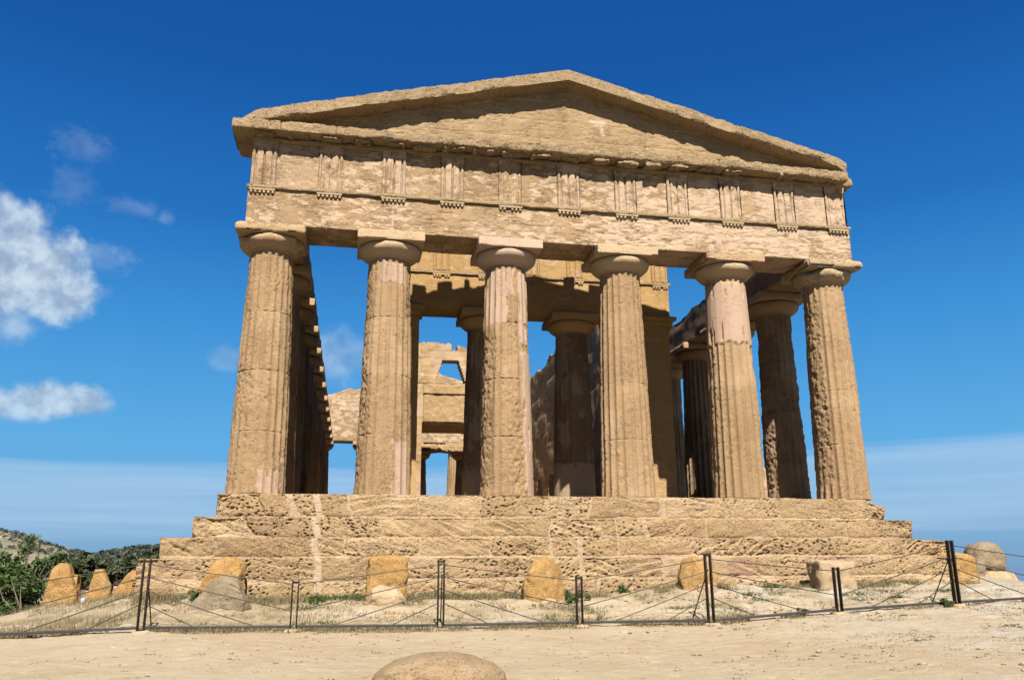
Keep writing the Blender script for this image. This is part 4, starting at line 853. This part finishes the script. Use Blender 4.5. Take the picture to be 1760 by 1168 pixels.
def thin(r, X, Y, keep): k = r.random(len(X)) < keep; return X[k], Y[k]
sets = []
X, Y = scatter(r, 30000, -13, 12, -4.6, -1.4, 13, .555); k = (X < 1.5) | (r.random(len(X)) < .35); sets.append((X[k], Y[k], .075, .006))
X, Y = scatter(r, 16000, -11.5, 7.5, -5.25, -4.65, 14, .44, 1.3); k = (X < 3) | (r.random(len(X)) < .3); sets.append((X[k], Y[k], .085, .006))
X, Y = scatter(r, 16000, -10, 9.5, -2.0, -1.42, 15, .42, 1.2); sets.append((X, Y, .13, .006))
X, Y = scatter(r, 14000, -16, -9.2, -5.0, .1, 19, .42, .8); sets.append((X, Y, .14, .006))
Vs, Fs, As, o = [], [], [], 0
for X, Y, hh, wd in sets:
    V, F = blades(r, X, Y, hh, wd); Vs.append(V); Fs.append(F+o); o += len(V); As.append(np.repeat(r.random(len(X)), 3))
tt = np.concatenate(As); link('dry_grass', mesh('dry_grass', np.concatenate(Vs), np.concatenate(Fs), M['dry'], np.stack([tt, tt*0, tt*0], -1), smooth=False), kind='stuff', label='dry straw coloured grass between fence and steps', category='grass')
# green ground cover: low weeds on the sand and among the grass
sets = []
cx = np.concatenate([r.uniform(-9.5, 4.5, 46), r.uniform(1.5, 8, 50), r.uniform(-9.5, 9, 70), r.uniform(-9.5, 9, 36)])
cy = np.concatenate([r.uniform(-11.6, -6.5, 46), r.uniform(-9.5, -5.6, 50), r.uniform(-4.5, -1.6, 70), r.uniform(-1.75, -1.45, 36)])
cn = np.concatenate([r.integers(10, 34, 46), r.integers(14, 60, 50), r.integers(30, 120, 70), r.integers(60, 160, 36)])
ch = np.concatenate([np.full(46, .022), np.full(50, .03), np.full(70, .07), np.full(36, .12)])
cr_ = np.concatenate([r.uniform(.04, .12, 46), r.uniform(.05, .22, 50), r.uniform(.08, .25, 70), r.uniform(.1, .35, 36)])
idx = np.repeat(np.arange(len(cx)), cn); X = cx[idx]+r.normal(size=len(idx))*cr_[idx]; Y = cy[idx]+r.normal(size=len(idx))*cr_[idx]*np.where(cy[idx] > -1.8, .25, .6)
V, F = blades(r, X, Y, ch[idx], .007, .7); tt = np.repeat(r.random(len(X)), 3)
link('weeds', mesh('weeds', V, F, M['weed'], np.stack([tt, tt*0, tt*0], -1), smooth=False), kind='stuff', label='small scattered weeds on the sandy ground', category='weeds')
# gravel: loose pale chips, thickest on the right
n = 9000
X = np.concatenate([r.uniform(-9, 9, n//3), 2+r.beta(2.2, 1.4, n-n//3)*8]); Y = np.concatenate([r.uniform(-12, -2, n//3), r.uniform(-12, -4.5, n-n//3)])
S = .006+.030*r.random(len(X))**3.2; Z = H(X, Y)
ico = np.array([(1, 0, 0), (-1, 0, 0), (0, 1, 0), (0, -1, 0), (0, 0, 1), (0, 0, -1)], float); fi = np.array([(0, 2, 4), (2, 1, 4), (1, 3, 4), (3, 0, 4), (2, 0, 5), (1, 2, 5), (3, 1, 5), (0, 3, 5)])
V = (np.stack([X, Y, Z+.002], -1)[:, None] + ico[None]*S[:, None, None]*r.uniform(.5, 1.3, (len(X), 6, 1))*np.array([1.2, 1.2, .6])).reshape(-1, 3)
F = (fi[None]+np.arange(len(X))[:, None, None]*6).reshape(-1, 3)
link('gravel', mesh('gravel', V, F, M['rockP'], np.zeros((len(V), 3)), smooth=False), kind='stuff', label='loose pale stone chips on the sand', category='gravel')
n = 1500
X = np.concatenate([r.uniform(-9.5, 10, n//2), r.uniform(1, 10, n-n//2)]); Y = np.concatenate([r.uniform(-4.7, -1.5, n//2), r.uniform(-11, -1.6, n-n//2)]); S = .012+.045*r.random(n)**3; Z = H(X, Y)
V = (np.stack([X, Y, Z+.004], -1)[:, None] + ico[None]*S[:, None, None]*r.uniform(.5, 1.4, (n, 6, 1))*np.array([1.3, 1.1, .6])).reshape(-1, 3)
F = (fi[None]+np.arange(n)[:, None, None]*6).reshape(-1, 3)
link('rubble', mesh('rubble', V, F, M['rockP'], np.zeros((len(V), 3)), smooth=False), kind='stuff', label='scattered stone rubble between fence and steps', category='rubble')
# green plants
def plant(x, y, s, label, seed, flowers=False, n=500, name='leafy_plant'):
    rr = np.random.default_rng(seed); o = link(name, None, None, (x, y, h1(x, y)), label=label, category='plant')
    cs = [(rr.normal()*s*.4, rr.normal()*s*.3, s*rr.uniform(.2, .7)) for q in range(9)]
    link('leaves', mm('leaves', leaves(rr, clump_pts(rr, cs, [(s*.25, s*.25, s*.22)]*9, n//9), .03, .4, .6), M['weed']), o)
    link('stems', mm('stems', branchy((0, 0, -.03), cs, .006, .003), M['weed']), o)
    if flowers: link('flowers', mm('flowers', leaves(rr, clump_pts(rr, [(c[0], c[1], c[2]+s*.35) for c in cs[:5]], [(s*.15, s*.15, s*.12)]*5, 9), .022, .8, .5), M['flower']), o)
plant(-.80, -2.65, .36, 'green plant with pink flowers beside the large ochre block', 801, True, 700)
plant(.62, -1.72, .26, 'small dark green plant at the foot of the steps', 803)
plant(3.05, -5.0, .14, 'low green tuft under the rail left of a short post', 805, n=260)
plant(6.05, -5.05, .20, 'bright green tuft under the rail beside the rightmost tall post', 807, n=320)
plant(-8.35, -1.9, .30, 'olive green weed clump beside the grey boulder', 809, n=520)
plant(-6.0, -2.2, .24, 'sparse greyish weed right of the grey boulder', 811, n=220)

# ---------------------------------------------------------------- people resting on the slope behind the upright stones
def person(x, y, top, cloth, label, seed):
    me = bpy.data.meshes.new('person'); P = []; E = []; RD = []
    def ch(pts, start=None):
        prev = start
        for (a, b, c, rd) in pts:
            P.append((a, b, c)); RD.append(rd)
            if prev is not None: E.append((prev, len(P)-1))
            prev = len(P)-1
        return prev
    ch([(0, 0, .12, .15), (0, .03, .32, .135), (0, .05, .52, .15), (0, .05, .62, .06), (0, .03, .70, .075), (0, .02, .80, .092)])
    for s in (-1, 1):
        ch([(s*.10, -.10, .12, .09), (s*.13, -.42, .36, .07), (s*.13, -.62, .06, .05), (s*.13, -.76, .03, .035)], 0)
        ch([(s*.17, .03, .53, .055), (s*.22, -.12, .34, .042), (s*.15, -.36, .38, .033), (s*.12, -.43, .38, .025)], 2)
    me.from_pydata(P, E, []); o = bpy.data.objects.new('person', me); col.objects.link(o)
    md = o.modifiers.new('Skin', 'SKIN'); sub = o.modifiers.new('Subdivision', 'SUBSURF'); sub.levels = sub.render_levels = 2
    lay = me.skin_vertices[0] if me.skin_vertices else None
    if lay is None: me.attributes; 
    for i, rd in enumerate(RD): me.skin_vertices[0].data[i].radius = (rd, rd)
    me.skin_vertices[0].data[0].use_root = True
    o.location = (x, y, top-.89); o['label'] = label; o['category'] = 'person'
    mt, t, bs = material('clothing_and_skin'); z = t.put('ShaderNodeSeparateXYZ', {0: t.put('ShaderNodeTexCoord').outputs['Object']}).outputs[2]
    zz = t.math('GREATER_THAN', z, .60)
    t.l.new(t.mix(zz, [q*.6 for q in cloth], (.28, .16, .11)), bs.inputs['Base Color']); me.materials.append(mt)
    th = np.linspace(0, 2*math.pi, 16, endpoint=False); ph = np.linspace(0, math.pi*.5, 8)
    Vh = np.stack([np.outer(np.sin(ph), np.cos(th)), np.outer(np.sin(ph), np.sin(th)), np.outer(np.cos(ph), np.ones(16))], -1).transpose(1, 0, 2)*np.array([.105, .115, .115])+np.array([0, .055, .815])
    V, F = grid(Vh, True); link('hair', mesh('hair', V, F, plain('dark_hair', (.03, .02, .015), .6)), o)
person(-12.17, 4.5, -2.12, (.45, .56, .78), 'person in pale blue clothes sitting between the upright stones', 901)
person(-11.76, 5.6, -2.03, (.04, .05, .10), 'person in dark clothes sitting right of the flat topped stone', 903)
